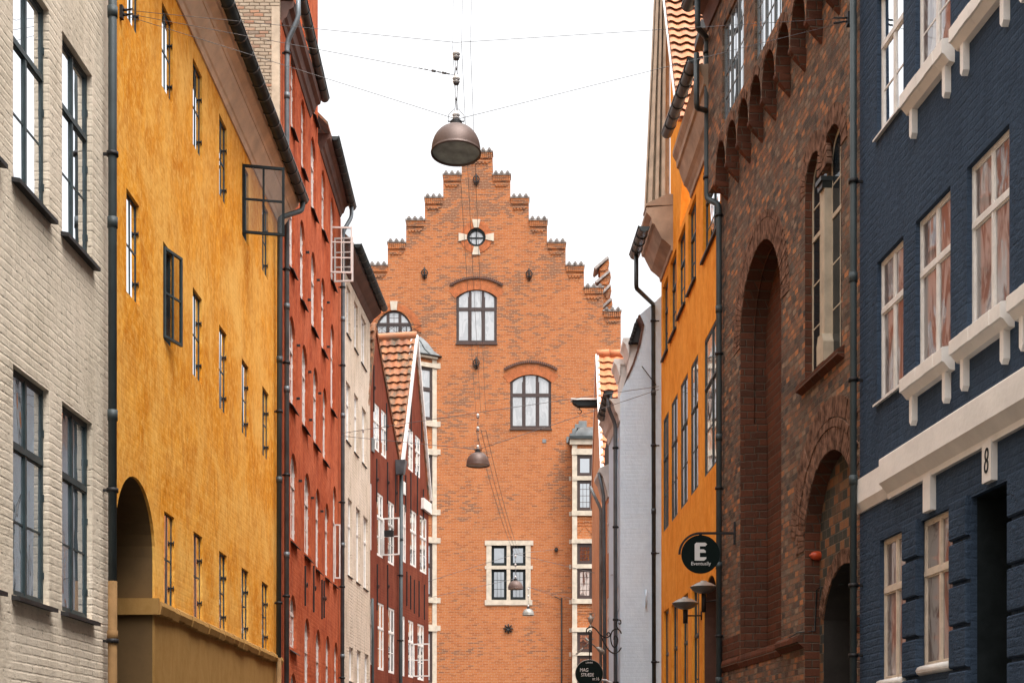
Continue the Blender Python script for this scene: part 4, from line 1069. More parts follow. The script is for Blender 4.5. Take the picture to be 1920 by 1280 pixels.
# main cornice at the near end and at the far end
def stone_cornice(ua, ub, z0, proj):
    mb = MB(); p = proj
    g.profile(mb, [(-.1, z0), (.03, z0), (.04, z0 + .08), (.10 * p / .4, z0 + .16), (.16 * p / .4, z0 + .22), (.24 * p / .4, z0 + .42), (.26 * p / .4, z0 + .48), (.30 * p / .4, z0 + .50), (.31 * p / .4, z0 + .60), (.38 * p / .4, z0 + .70), (.38 * p / .4, z0 + .78), (-.1, z0 + .84)], ua, ub)
    return mb.build('cornice', 'cornice_stone', T)
stone_cornice(0.0, g.u(1297), 11.22, .34)
ca = g.u(1262); stone_cornice(ca, oE, 11.2, .52)
mb = MB(); g.profile(mb, [(-.1, 12.04), (.5, 12.02), (.5, 12.06), (.1, 12.24), (-.1, 12.24)], ca, ca + .5); mb.build('cornice_cap', 'cornice_stone', T)
gutter(g, T, g.u(1302, .42), g.u(1250.5, .42), .42, 12.02, 12.30, .09, 'dark_zinc')
gutter(g, T, g.u(1208, .62), g.u(1190, .62), .62, 11.35, 11.42, .10, 'dark_zinc')
# tall moulded edge of the gable
pu = g.u(1252)
def edge(z, p): return [(0.0, 0, z)] and [(pu + .45, -.05), (pu + .45, p * .98), (pu + .30, p), (pu + .24, p * .96), (pu + .30, p * .90), (pu + .20, p * .86), (pu + .12, p * .70), (pu + .24, p * .66), (pu + .24, p * .60), (pu + .10, p * .56), (pu + .05, p * .42), (pu + .18, p * .38), (pu + .18, p * .33), (pu + .02, p * .28), (pu - .03, p * .14), (pu + .08, .03), (pu + .08, -.05)]
mb = MB()
zs_ = [12.0, 12.6, 13.4, 14.3, 15.3, 16.9]; ps_ = [.42, .40, .36, .32, .27, .20]
for (z0, p0), (z1, p1) in zip(list(zip(zs_, ps_)), list(zip(zs_, ps_))[1:]):
    mb.loft([g.L(u, w, z0) for u, w in edge(z0, p0)], [g.L(u, w, z1) for u, w in edge(z1, p1)], caps=True)
mb.build('gable_cornice', 'pale_stone', T)
# tiled side of the gable roof
v0 = g.world(g.u(1247, .12), .12, g.z(1247, 0, .12)); v1 = g.world(g.u(1271, .12), .12, g.z(1271, 215, .12)); tv = (v1 - v0)
bk = -(g.world(0, 1, 0) - g.world(0, 0, 0))
P0 = v0 - tv.normalized() * 1.0
pantiles('roof', T, None, P0, bk, tv, 3.6, tv.length + 1.3, 'new_tile', tw=.24, rw=.215, amp=.022, lip=.05)
mb = MB(); inv = g.inv; a_ = inv @ (v0 - tv.normalized() * 1.0); b_ = inv @ v1
pts = [a_.lerp(b_, t) + Vector((0.03, .02 + .0, 0)) for t in (0, .5, .8, 1)]
mb.tube(pts, .022, 6); mb.build('verge_board', 'white_paint', T)
# small dormer cheek behind the near eave
mb = MB(); c0 = g.u(1318, -.1)
g.box(mb, c0 - .5, c0, -1.6, -.1, 12.0, g.z(1316, 95, -.1)); mb.build('dormer', 'plaster_soffit', T)
mb = MB(); zz = g.z(1316, 95, -.1); g.box(mb, c0 - .6, c0 + .12, -1.7, .02, zz, zz + .14); mb.build('dormer_roof', 'slate', T)
uf = g.u(1230, .08); ug = g.u(1193, .62)
pipe(g, T, [(ug, .62, 11.36), (ug, .62, g.z(1193, 540, .62)), (uf + .12, .12, g.z(1232, 556, .1)), (uf + .12, .1, .1)], .042, 'dark_zinc', brackets=[g.z(1232, y, .1) for y in (588, 825, 1030, 1237)], collars=[g.z(1232, y, .1) for y in (725, 950)])
pipe(g, T, [(g.u(1306, .42), .42, 11.98), (g.u(1306, .42), .42, g.z(1303, 212, .42)), (g.u(1324, .2), .18, g.z(1320, 220, .2))], .04, 'dark_zinc')
# ------------------------------------------------------------------ grey blue rendered gable and its street front
Gb = Fac(2.162, 28.36, 1, 0, -1)                      # gable wall, faces the camera
cornerX = 2.162
T = thing('grey_blue_house', 'pale grey blue rendered gable wall with sloping slate verge, beside the orange house', 'building', Gb.mw)
g = Gb
ol = [(1163, 2100), (1163, 742), (1168, 727), (1177.4, 708.6), (1188, 685), (1200.8, 647.6), (1208, 609), (1199.7, 590), (1228, 566), (1262, 534), (1262, 2100)]
pl = [(g.u(x), max(0.0, g.z(x, y))) for x, y in ol]
mb = MB(); g.wall(mb, pl, [], 2.6); mb.build('wall', 'gable_wall', T)
mb = MB()
for (x0, y0), (x1, y1) in zip(ol[3:7], ol[4:8]):
    p, q = (g.u(x0), g.z(x0, y0)), (g.u(x1), g.z(x1, y1)); strip(g, mb, p, q, .035, -2.5, .02)
mb.build('verge', 'dark_wood', T)
mb = MB(); a = g.u(1199.7); 
roofp = [(g.u(1184), g.z(1184, 631)), (g.u(1192), g.z(1192, 596)), (g.u(1199), g.z(1199, 589)), (g.u(1208), g.z(1208, 610)), (g.u(1203), g.z(1203, 632))]
g.prism(mb, roofp, -2.4, -.35)
for i in range(7):
    t = i / 6; x = 1184 + (1198 - 1184) * t; y = 631 + (590 - 631) * t; u, z = g.uz(x, y); g.tube(mb, [(u, -.3, z), (u, -2.4, z)], .03, 6)
mb.build('roof', 'slate_tile', T)
for k, (xa, xb, ya, yb, w) in enumerate(((1177, 1199, 634, 725, -.5), (1160, 1177, 673, 760, -1.3))):
    mb = MB(); a, b = g.u(xa + 3, w), g.u(xb, w); z1, z0 = g.z(xa, ya + 8, w), g.z(xa, yb, w)
    g.box(mb, a, b, w - .7, w, z0, z1); d = mb.build('dormer', 'white_paint', T)
    mb = MB(); x0, x1 = g.u(xa - 9, w), g.u(xb + 1, w)
    g.prism(mb, [(x0 + .12, z1 - .28), (x0 + .05, z1 - .05), (x0, z1), (x0, z1 + .08), (x1, z1 + .08), (x1, z1 - .03), (a, z1 - .03)], w - .75, w + .05); mb.build('dormer_cornice', 'white_paint', d)
mb = MB(); 
for px, py, h in ((1211, 1122, .36),):
    u, z = g.uz(px, py); g.tube(mb, [(u, .05, z - h / 2), (u, .05, z + h / 2)], .018, 6)
mb.build('wall_fitting', 'gable_wall', T)
for p, q in (((1203, 688), (1229, 725)), ((1222, 598), (1229, 606))):
    mb = MB(); a = g.uz(*p); b = g.uz(*q); g.tube(mb, [(a[0], .06, a[1]), (b[0], .12, b[1])], .010, 5); mb.build('stay_rod', 'iron', T)
# street side
Gs = Fac(2.162, 28.36, -.0375, 1, 1); s = Gs
sE = s.u(1141.5)
inv = T.matrix_world.inverted()

gs = thing('holder', None, None, Gs.mw)
holes = []; wins = []
for xl, xr, yt, yb in ((1153.5, 1158, 986, 1050), (1150, 1153, 990, 1100), (1157, 1162.5, 974, 1080), (1156, 1163, 1102, 1125), (1151, 1155, 1152, 1250), (1157, 1161, 1145, 1245), (1150, 1155, 815, 900), (1157, 1162, 790, 880)):
    a, b = sorted((s.u(xl), s.u(xr))); c, d = s.z(xl, yb), s.z(xl, yt)
    if b - a < .1: continue
    wins.append((a, b, c, d))
ok = []
for wn in wins:
    if all(wn[1] < o[0] - .01 or wn[0] > o[1] + .01 or wn[3] < o[2] - .01 or wn[2] > o[3] + .01 for o in ok): ok.append(wn)
mb = MB(); s.wall(mb, rect(0.002, sE, 0, 8.85), [(rect(*o), .08) for o in ok], .6, back=True); mb.build('wall', 'gable_wall', gs)
for a, b, c, d in ok: window(s, gs, a, b, c, d, .02, 'white_paint', 'glass_curtain', ft=.05, transom=.4 if d - c > .6 else None)
mb = MB(); s.profile(mb, [(-.1, 8.55), (.02, 8.56), (.05, 8.7), (.10, 8.75), (.14, 8.9), (.22, 9.0), (-.1, 9.0)], 0.03, sE); mb.build('eave', 'pale_trim', gs)
gutter(s, gs, .05, s.u(1130, .2), .22, 9.16, 9.0, .09, 'dark_zinc', .3)
pipe(s, gs, [(.18, .22, 9.1), (.18, .22, 8.85), (.30, .07, 8.55), (.30, .06, .1)], .04, 'zinc', brackets=[s.z(1166, y, .06) for y in (816, 970, 1150, 1272)])
adopt(gs, T, Gb.mw, Gs.mw)
# ------------------------------------------------------------------ narrow salmon house
q = Gs.world(sE, 0, 0); Sa = Fac(q.x, q.y, -.0375, 1, 1); g = Sa; aE = g.u(1131)
T = thing('salmon_house', 'narrow salmon pink house front with pale wooden cornice behind the grey blue front', 'building', Sa.mw)
wins = []
for xl, xr, yt, yb in ((1132.5, 1135.5, 960, 1050), (1138, 1142, 945, 1040), (1133, 1136, 1128, 1220), (1138, 1142, 1122, 1215)):
    a, b = sorted((g.u(xl), g.u(xr))); a = max(a, .04); wins.append((a, b, g.z(xl, yb), g.z(xl, yt)))
mb = MB(); g.wall(mb, rect(0, aE, 0, 8.0), [(rect(*o), .05) for o in wins], 3); mb.build('wall', 'salmon_wall', T)
for a, b, c, d in wins: window(g, T, a, b, c, d, .01, 'white_paint', 'glass', ft=.05, transom=.4)
mb = MB(); g.profile(mb, [(-.1, 7.45), (.02, 7.46), (.04, 7.58), (.06, 7.66), (.10, 7.8), (.13, 7.9), (.20, 8.0), (.20, 8.08), (-.1, 8.2)], 0.0, aE); mb.build('cornice', 'pale_trim', T)
pipe(g, T, [(.12, .2, 8.0), (.12, .1, 7.5), (.12, .05, .1)], .04, 'zinc'); pipe(g, T, [(aE - .05, .30, 7.9), (aE - .05, .06, 7.4), (aE - .05, .06, .1)], .035, 'lead')
mb = MB(); g.prism(mb, [(.0, 8.2), (aE * .9, 8.2), (aE * .9, 8.7), (.2, 8.9)], -.6, -.02); mb.build('dormer', 'slate', T)
# ------------------------------------------------------------------ gabled house with hoist beam
Hg = Fac(2.13, 33.9, 0, 1, 1); g = Hg
T = thing('hoist_house', 'small house with bright orange pantile roof and white verge, behind the salmon house', 'building', Hg.mw)
zr_, zf_ = CH + 35.8 * (HY - 668) / F, CH + 33.9 * (HY - 880) / F
mb = MB(); g.wall(mb, [(0, 0), (4, 0), (4, zf_), (1.9, zr_), (0, zf_)], [], 5); mb.build('wall', 'salmon_wall', T)
P0 = g.world(1.9, .02, zr_ + .03); P1 = g.world(0, .02, zf_)
pantiles('roof', T, None, P0, (1, 0, 0), P1 - P0, 3.2, (P1 - P0).length + .2, 'bright_tile', tw=.235, rw=.24, amp=.018, lip=.05)
P2 = g.world(4, .02, zf_); pantiles('roof', T, None, P0, (1, 0, 0), P2 - P0, 3.2, (P2 - P0).length + .2, 'bright_tile', tw=.235, rw=.24, amp=.018, lip=.05)
mb = MB(); strip(g, mb, (-.1, zf_ - .2), (1.9, zr_ + .02), .06, -.05, .03); strip(g, mb, (1.9, zr_ + .02), (4.1, zf_ - .2), .06, -.05, .03); mb.build('verge_board', 'white_paint', T)
mb = MB()
for i in range(9): mb.tube([g.L(1.9, -i * .34, zr_ + .06), g.L(1.9, -i * .34 - .32, zr_ + .08)], .10, 8)
mb.build('ridge_tiles', 'bright_tile', T)
mwt = Matrix.Translation((2.13, 35.6, CH + 35.6 * (HY - 755) / F))
hb = thing('hoist_beam', 'black hoist beam with white top and iron hook beside the orange tile roof', 'hoist', mwt)
mb = MB(); 
A = [(.05, -.12, -.10), (-.48, -.12, -.10), (-.60, -.12, -.02), (-.62, -.12, .04), (.05, -.12, .04)]; mb.loft(A, [(x, .12, z) for x, y, z in A]); mb.build('beam', 'dark_frame', hb)
mb = MB(); mb.box(-.66, .05, -.15, .15, .044, .085); mb.build('beam_cap', 'white_paint', hb)
mb = MB(); mb.tube([(-.44, 0, -.10), (-.44, 0, -.17)] + [(-.44 + .05 * math.sin(a) , 0, -.22 + .05 * math.cos(a)) for a in [i * .4 for i in range(1, 12)]], .012, 6); mb.build('hook', 'iron', hb)

# ------------------------------------------------------------------ brick hall with stepped gable, closing the street
ED = 58.5
En = Fac((600 - CX) / F * ED, ED, 1, 0, -1); g = En
K = ED / F
T = thing('stepped_gable_hall', 'large orange red brick building with stepped gable closing the end of the street', 'building', En.mw)
X = lambda px: g.u(px)
Z = lambda py: CH + K * (HY - py)
xs_r = [923.4, 957, 991.7, 1026, 1060.6, 1095, 1131, 1164]
ys_r = [286, 329, 372, 414, 456, 499, 540, 584]
xs_l = [865.4, 831, 796.5, 761.4, 727, 692.5, 658, 624]
out = [(X(624), 0), (X(1164), 0)]
pr = []
for x, y in zip(xs_r[::-1], ys_r[::-1]): pr += [(x, y)]
pts = []
for i in range(len(xs_r) - 1, -1, -1):
    pts.append((X(xs_r[i]), Z(ys_r[i])))
    if i > 0: pts.append((X(xs_r[i - 1]), Z(ys_r[i])))
ptl = []
for i in range(0, len(xs_l)):
    ptl.append((X(xs_l[i]), Z(ys_r[i])))
    if i < len(xs_l) - 1: ptl.append((X(xs_l[i]), Z(ys_r[i + 1])))
out = out + pts + ptl
holes = []
rc = (X(893), Z(445)); rr = 17.5 * K
circ = [(rc[0] + rr * math.cos(2 * PI * i / 24), rc[1] + rr * math.sin(2 * PI * i / 24)) for i in range(24)]
holes.append((circ, .2))
w1 = seg_arch(X(855.5), X(931.5), Z(643), Z(557), Z(543) - Z(557)); w2 = seg_arch(X(956.5), X(1033.5), Z(803), Z(716), Z(702) - Z(716))
holes += [(w1, .15), (w2, .15)]
holes.append((rect(X(913), X(995), Z(1134), Z(1012)), .12))
lun = arch(X(704), X(773), Z(640), Z(622), 40 * K, 16); holes.append((lun, .2))
mb = MB(); g.wall(mb, out, holes, 9); mb.build('wall', 'hall_brick', T)
mb = MB(); g.box(mb, X(624) - 9, X(624) - .01, -8, -.3, 0, 16.5); mb.build('light_block_wing', 'hall_brick', T)  # added out of view to block side sky light from the hall
mb = MB(); g.box(mb, X(1164) + .01, X(1164) + 10, -8, -.3, 0, 15.5); mb.build('light_block_wing', 'hall_brick', T)  # matching unseen block, added to close off sky light on the right
# coping of each step
def coping(px0, px1, py):
    x0, x1, z = X(px0), X(px1), Z(py)
    mb = MB(); n = max(3, round((x1 - x0) / .23))
    g.box(mb, x0 - .03, x1 + .03, -.5, .08, z, z + .06)
    c = mb.build('step_coping', 'cap_tile', T)
    mb = MB(); m = max(3, round((x1 - x0) / .25))
    for i in range(m):
        u = x0 + (x1 - x0) * (i + .5) / m; g.tube(mb, [(u, .12, z + .10), (u, -.5, z + .22)], .058, 8); g.box(mb, u - .08, u + .08, -.5, .10, z + .05, z + .10)
    mb.build('coping_tile', 'cap_tile', c)
    mb = MB(); nb = round((x1 - x0) / .085)
    for i in range(nb): u = x0 + (x1 - x0) * i / nb; g.box(mb, u + .012, u + .073, -.02, .06, z - .24, z - .005)
    for i in range(nb // 2):
        u = x0 + .12 + (x1 - x0 - .24) * i / (nb // 2); g.box(mb, u, u + .07, -.02, .05, z - .47, z - .40)
    g.box(mb, x0 + .08, x1 - .08, -.02, .03, z - .40, z - .33)
    mb.build('brick_frieze', 'niche_brick_shaded' if False else 'hall_brick', c)
coping(865.4, 923.4, 286)
for i in range(len(xs_r) - 1): coping(xs_r[i] + 1, xs_r[i + 1], ys_r[i + 1])
for i in range(len(xs_l) - 1): coping(xs_l[i + 1], xs_l[i] - 1, ys_r[i + 1])
# round window
mb = MB()
c2 = [(rc[0] + (rr - .10) * math.cos(2 * PI * i / 24), rc[1] + (rr - .10) * math.sin(2 * PI * i / 24)) for i in range(24)]
g.ring(mb, circ, c2, -.12, -.03); g.box(mb, rc[0] - .02, rc[0] + .02, -.12, -.05, rc[1] - rr, rc[1] + rr); g.box(mb, rc[0] - rr, rc[0] + rr, -.12, -.051, rc[1] - .02, rc[1] + .02)
f = mb.build('round_window', 'dark_frame', T)
mb = MB(); mb.face([g.L(u, -.1, z) for u, z in circ]); mb.build('pane', 'glass_white', f)
voussoirs(g, T, rc[0], rc[1], rr, rr + .27, 0, 2 * PI, 60, 0.01, 'voussoir_hall')
for a in range(4):
    mb = MB(); an = a * PI / 2; r0, r1 = rr + .005, rr + .34
    P = [(r0, -.10), (r1, -.17), (r1, .17), (r0, .10)]
    P = [(rc[0] + x * math.cos(an) - y * math.sin(an), rc[1] + x * math.sin(an) + y * math.cos(an)) for x, y in P]
    g.prism(mb, P, -.05, .05); mb.build('keystone', 'sandstone', T)
# arched windows with hood moulds
for pa, pb, yb, ys, yt, tr, hood in ((855.5, 931.5, 643, 557, 543, 580, (843, 943, 534, 519)), (956.5, 1033.5, 803, 716, 702, 741, (944, 1045, 692, 677))):
    a, b, c, d = X(pa), X(pb), Z(yb), Z(yt)
    window(g, T, a, b, c, d, .05, 'brown_frame', 'glass_white', shape='seg', rise=Z(yt) - Z(ys), cols=3, transom=(tr - yt) / (yb - yt), low=0, ft=.08, bt=.04, sash=.03,
           sill=dict(mat='brown_frame', proj=.05, th=.05, drop=.02, over=.03))
    cx = (a + b) / 2
    h0, h1 = X(hood[0]), X(hood[1]); hh = (h1 - h0) / 2; ri = Z(hood[3]) - Z(hood[2]); rad = (hh * hh + ri * ri) / (2 * ri); an = math.asin(hh / rad); cz = Z(hood[3]) - rad
    voussoirs(g, T, cx, cz, rad - .08, rad + .02, PI / 2 - an, PI / 2 + an, 26, .05, 'dark_wood', name='hood_mould', th=.06)
    ww = (b - a) / 2; ri2 = Z(yt) - Z(ys); rad2 = (ww * ww + ri2 * ri2) / (2 * ri2); an2 = math.asin(ww / rad2)
    voussoirs(g, T, cx, Z(yt) - rad2, rad2, rad2 + .38, PI / 2 - an2 - .05, PI / 2 + an2 + .05, 30, 0.005, 'voussoir_hall')
# stone mullioned window
mb = MB()
def sb(x0, x1, y0, y1, w0=-.10, w1=.03): g.box(mb, X(x0), X(x1), w0, w1, Z(y1), Z(y0))
sb(909, 1000, 1013, 1022, -.1, .045); sb(912, 921.5, 1022, 1124); sb(985.5, 995, 1022, 1124); sb(950, 957, 1022, 1124, -.1, .028); sb(909, 999, 1060, 1066.5, -.1, .035); sb(909, 998, 1124, 1134, -.1, .045)
sf = mb.build('stone_surround', 'sandstone', T)
for x0, x1 in ((921.5, 950), (957, 985.5)):
    for y0, y1, n in ((1022, 1060, 0), (1066.5, 1124, 2)):
        window(g, T, X(x0), X(x1), Z(y1), Z(y0), .05, 'dark_frame', 'glass', cols=1, transom=None, low=n, ft=.08, sash=.03, hinges=False, vb=2 if n else 0)
# lunette window
window(g, T, X(704), X(773), Z(640), Z(582), .06, 'brown_frame', 'glass_white', shape='round', rise=40 * K, cols=3, transom=.45, low=1, up=1, ft=.07, bt=.05, sash=.015, vb=1)
voussoirs(g, T, X(738.5), Z(622), 40 * K, 40 * K + .26, 0, PI, 44, .005, 'voussoir_hall')
mb = MB(); g.prism(mb, [(X(733), Z(582)), (X(744), Z(582)), (X(745.5), Z(565)), (X(731.5), Z(565))], -.05, .06); mb.build('keystone', 'sandstone', T)
# ornamental wall anchors
def orn(px, py, s=1.0):
    mb = MB(); u, z = X(px), Z(py)
    g.tube(mb, [(u, .05, z + .25 * s), (u, .05, z - .25 * s)], .03, 6)
    for sx in (-1, 1):
        g.tube(mb, [(u + sx * (.02 + .10 * math.sin(a)) * s, .06, z + (.10 - .10 * a / 2) * s + .06 * math.cos(a) * s) for a in [i * .35 for i in range(10)]], .024, 5)
        g.tube(mb, [(u, .05, z - .05 * s), (u + sx * .10 * s, .06, z - .12 * s), (u + sx * .05 * s, .06, z - .2 * s)], .02, 5)
    mb.build('wall_anchor', 'iron', T)
for a in ((796, 513), (992, 515), (893, 338), (893, 681)): orn(*a)
mb = MB(); u, z = X(953), Z(1178)
for a in range(8):
    g.tube(mb, [(u, .04, z), (u + .2 * math.cos(a * PI / 4), .05, z + .2 * math.sin(a * PI / 4))], .03, 5)
mb.build('rosette', 'iron', T)
mb = MB(); u, z = X(1043), Z(1030); g.tube(mb, [(u, 0, z), (u, .12, z)], .08, 8); mb.build('wire_anchor', 'iron', T)
mb = MB(); g.box(mb, X(1017), X(1024), -.02, .02, Z(830), Z(823)); mb.build('vent', 'lead', T)
mb = MB(); g.tube(mb, [(X(1053), .07, Z(1120)), (X(1053), .07, 0)], .03, 6); g.tube(mb, [(X(1053), .07, Z(1125)), (X(1040), .07, Z(1118))], .015, 5); mb.build('conduit', 'iron', T)
# twisted stair-like pinnacle on the right shoulder
mb = MB()
g.box(mb, X(1127), X(1143), -1.4, -.6, Z(600), Z(492))
pc = mb.build('pinnacle', 'hall_brick', T)
for i, (xa, ya, xb, yb) in enumerate(((1118, 497, 1143, 476), (1120, 523, 1146, 502), (1130, 545, 1147, 528), (1132, 570, 1149, 554))):
    mb = MB(); p, q = (X(xa), Z(ya)), (X(xb), Z(yb))
    strip(g, mb, p, q, .09, -1.5, -.45); mb.build('coping_slab', 'cap_tile', pc)
    mb = MB(); g.prism(mb, [(p[0] + .15, p[1] + .02), q, (q[0] + .03, q[1] - .2), (q[0] - .12, q[1] - .48), (p[0] + .2, q[1] - .5)], -1.42, -.55); mb.build('curved_step', 'hall_brick', pc)

# oriels ---------------------------------------------------------------
def oriel(name, FO, u0, u1, ps, label, w, cols, mwin, cx_cols):
    """FO: facade; stone grid of posts and bands in brick hall style"""
    pass
def stone_bay(FO, parent, u0, u1, w, posts, bands, panels, lights, ztop):
    """front face of a bay lying in plane offset w"""
    mb = MB(); FO.box(mb, u0, u1, w - .9, w - .10, 0, ztop); mb.build('bay_core', 'hall_brick', parent)
    mb = MB()
    for a, b in posts: FO.box(mb, a, b, w - .15, w, 0, ztop)
    for z0, z1, ex in bands: FO.box(mb, u0 - ex, u1 + ex, w - .14, w + .02 + ex * .4, z0, z1)
    mb.build('stone_frame', 'sandstone', parent)
    cols = list(zip([p[1] for p in posts[:-1]], [p[0] for p in posts[1:]]))
    for a, b in cols:
        for z0, z1 in panels:
            mb = MB(); FO.box(mb, a, b, w - .12, w - .05, z0, z1)
            n = 5
            zc = (z0 + z1) / 2
            for i in range(6):
                for j in range(3):
                    uu = a + (b - a) * (i + .5) / 6; FO.box(mb, uu - .045, uu + .045, w - .06, w - .035, zc + .06 + j * .13, zc + .15 + j * .13) if zc + .15 + j * .13 < z1 else None
            cu = (a + b) / 2
            for sx in (-1, 1):
                for k in range(4):
                    x0 = cu + sx * (.04 + k * .09); FO.prism(mb, [(x0, zc + .02 - k * .0), (x0 + sx * .05, zc + .02), (x0 + sx * .05 + sx * .22, max(zc - .25, z0 + .12)), (x0 + sx * .22, max(zc - .25, z0 + .12))], w - .06, w - .03) if abs(x0 + sx * .27 - cu) < (b - a) / 2 else None
            mb.build('brick_panel', 'hall_brick', parent)
        for z0, z1, lead in lights:
            window(FO, parent, a, b, z0, z1, .04, 'brown_frame', 'glass_curtain' if random.random() < .5 else 'glass', w=w, cols=1, transom=None, low=3 if lead and z1 - z0 > .8 else 1 if lead else 0, ft=.09, sash=.035, hinges=False, vb=2 if lead else 0)
RO = T
wR = .9; KR = (ED - wR) / F
ZR = lambda py: CH + KR * (HY - py)
XR = lambda px: g.u(px, wR)
bands = [(ZR(833), ZR(823), .10), (ZR(852), ZR(841), .02), (ZR(900), ZR(892), 0), (ZR(966), ZR(957), .02), (ZR(1018), ZR(1010), .02), (ZR(1065), ZR(1057), 0), (ZR(1131), ZR(1122), .02), (ZR(1184), ZR(1176), .02), (ZR(1228), ZR(1222), 0), (0.4, ZR(1290), .02)]
lights = [(ZR(892), ZR(853), 0), (ZR(957), ZR(900), 1), (ZR(1057), ZR(1019), 1), (ZR(1122), ZR(1065), 1), (ZR(1222), ZR(1184), 1), (ZR(1290), ZR(1228), 1)]
panels = [(ZR(1010), ZR(966)), (ZR(1176), ZR(1131)), (ZR(841), ZR(833))]
posts = [(XR(1073), XR(1082)), (XR(1111), XR(1118)), (XR(1147), XR(1154)), (XR(1183), XR(1192))]
stone_bay(g, T, XR(1073), XR(1192), wR, posts, bands, panels, lights, ZR(823))
mb = MB(); n = 8
for i in range(n):
    a0 = PI / 2 * i / n; a1 = PI / 2 * (i + 1) / n; R_ = ZR(796) - ZR(820)
    A = [(XR(1078) + .45 * (1 - math.cos(a0)) , wR - .45 * (1 - math.cos(a0)), ZR(820) + R_ * math.sin(a0)), (XR(1192), wR - .45 * (1 - math.cos(a0)), ZR(820) + R_ * math.sin(a0))]
    B = [(XR(1078) + .45 * (1 - math.cos(a1)) , wR - .45 * (1 - math.cos(a1)), ZR(820) + R_ * math.sin(a1)), (XR(1192), wR - .45 * (1 - math.cos(a1)), ZR(820) + R_ * math.sin(a1))]
    mb.face([g.L(*A[0]), g.L(*A[1]), g.L(*B[1]), g.L(*B[0])], True)
    mb.face([g.L(*A[0]), g.L(*B[0]), g.L(B[0][0], 0, B[0][2]), g.L(A[0][0], 0, A[0][2])], True)
g.box(mb, XR(1083), XR(1192), 0, wR - .45, ZR(797), ZR(795))
dm = mb.build('dome', 'lead', T)
mb = MB(); g.box(mb, XR(1067), XR(1195), 0, wR + .14, ZR(823), ZR(818)); mb.build('dome_eave', 'dark_zinc', T)
mb = MB()
for i, (x, y) in enumerate(((1062, 818), (1068, 812), (1073, 803), (1078, 795), (1085, 789))): g.box(mb, X(x), X(1100), 0, .03 + i * .0005, Z(y + 12), Z(y))
mb.build('flashing', 'lead', T)
for py in (1005 - 105, 961, 1014, 1063, 1126, 1180, 1226):
    pass
mb = MB()
for py in (897, 963, 1015, 1062, 1128, 1181, 1226): g.box(mb, X(1067), X(1077), -.02, .02, Z(py + 4), Z(py - 4))
mb.build('quoin_stone', 'sandstone', T)
# left oriel: bay whose canted side faces the viewer
cs = X(819); Lc = .98
q0 = g.world(cs, 0, 0); q1 = g.world(X(777) - .32, .0, 0)
oc = Fac(q0.x - Lc, q0.y - Lc * .62, Lc, Lc * .62, -1)   # canted face, u runs back to the wall
LT = T
inv = En.mw.inverted()
hold = thing('holder', None, None, oc.mw)
cl = math.hypot(Lc, Lc * .62)
def ZC(px, py): return oc.z(px, py)
bl = [(673, 668, .08), (690, 682, .03), (800, 789, .02), (853, 842, .02), (965, 955, .02), (1018, 1007, .02), (1130, 1119, .02), (1183, 1171, .02), (1290, 1280, .02)]
z_ = lambda py: ZC(813, py)
bands = [(z_(a), z_(b), e) for a, b, e in bl]
lights = [(z_(788), z_(691), 0), (z_(955), z_(853), 0), (z_(1119), z_(1018), 0), (z_(1280), z_(1183), 0)]
panels = [(z_(842), z_(800)), (z_(1007), z_(965)), (z_(1171), z_(1130)), (z_(682), z_(674))]
posts = [(0.0, .10), (cl - .20, cl)]
mb = MB(); oc.box(mb, 0, cl, -.5, -.10, 0, z_(670)); mb.build('bay_core', 'hall_brick', hold)
mb = MB()
for a, b in posts: oc.box(mb, a, b, -.2, 0, 0, z_(670))
for z0, z1, ex in bands: oc.box(mb, -ex, cl, -.18, .02 + ex, z0, z1)
mb.build('stone_frame', 'sandstone', hold)
for z0, z1 in panels:
    mb = MB(); oc.box(mb, .10, cl - .20, -.12, -.05, z0, z1)
    for i in range(6):
        x = .15 + i * .14; oc.prism(mb, [(x, z0 + .1), (x + .05, z0 + .1), (x + .2, (z0 + z1) / 2), (x + .15, (z0 + z1) / 2)], -.06, -.03) if z1 - z0 > .5 and x + .2 < cl - .2 else None
    mb.build('brick_panel', 'hall_brick', hold)
for z0, z1, l in lights: window(oc, hold, .10, cl - .20, z0, z1, .03, 'brown_frame', 'glass_white', cols=1, transom=.42, low=0, ft=.08, bt=.04, sash=.03, hinges=False)
adopt(hold, T, En.mw, oc.mw)
# front of the left bay and its curved lead roof
fw = Lc * .62
stone_bay(g, T, X(819) - Lc - 1.9, X(819) - Lc, fw, [(X(819) - Lc - 1.9, X(819) - Lc - 1.7), (X(819) - Lc - 1.0, X(819) - Lc - .85), (X(819) - Lc - .2, X(819) - Lc)], bands, panels, lights, z_(670))
mb = MB()
zt0, zt1 = z_(668), Z(628); cxr = X(819); xl_ = cxr - Lc - 1.9
prof = [(0.12, 0.0), (.06, .10), (-.08, .28), (-.22, .62), (-.36, .85), (-.50, 1.0)]
for (e0, h0_), (e1, h1_) in zip(prof, prof[1:]):
    z0, z1 = zt0 + (zt1 - zt0) * h0_, zt0 + (zt1 - zt0) * h1_
    A = [(xl_, fw + e0, z0), (cxr - Lc + e0 * .5, fw + e0, z0), (cxr + e0 * 1.6, 0, z0)]; B = [(xl_, fw + e1, z1), (cxr - Lc + e1 * .5, fw + e1, z1), (cxr + e1 * 1.6, 0, z1)]
    for i in range(2): mb.face([g.L(*A[i]), g.L(*A[i + 1]), g.L(*B[i + 1]), g.L(*B[i])], False)
    if e1 == prof[-1][0]: mb.face([g.L(*B[0]), g.L(*B[1]), g.L(*B[2]), g.L(xl_, 0, z1)])
mb.build('bay_roof', 'lead', T)
mb = MB()
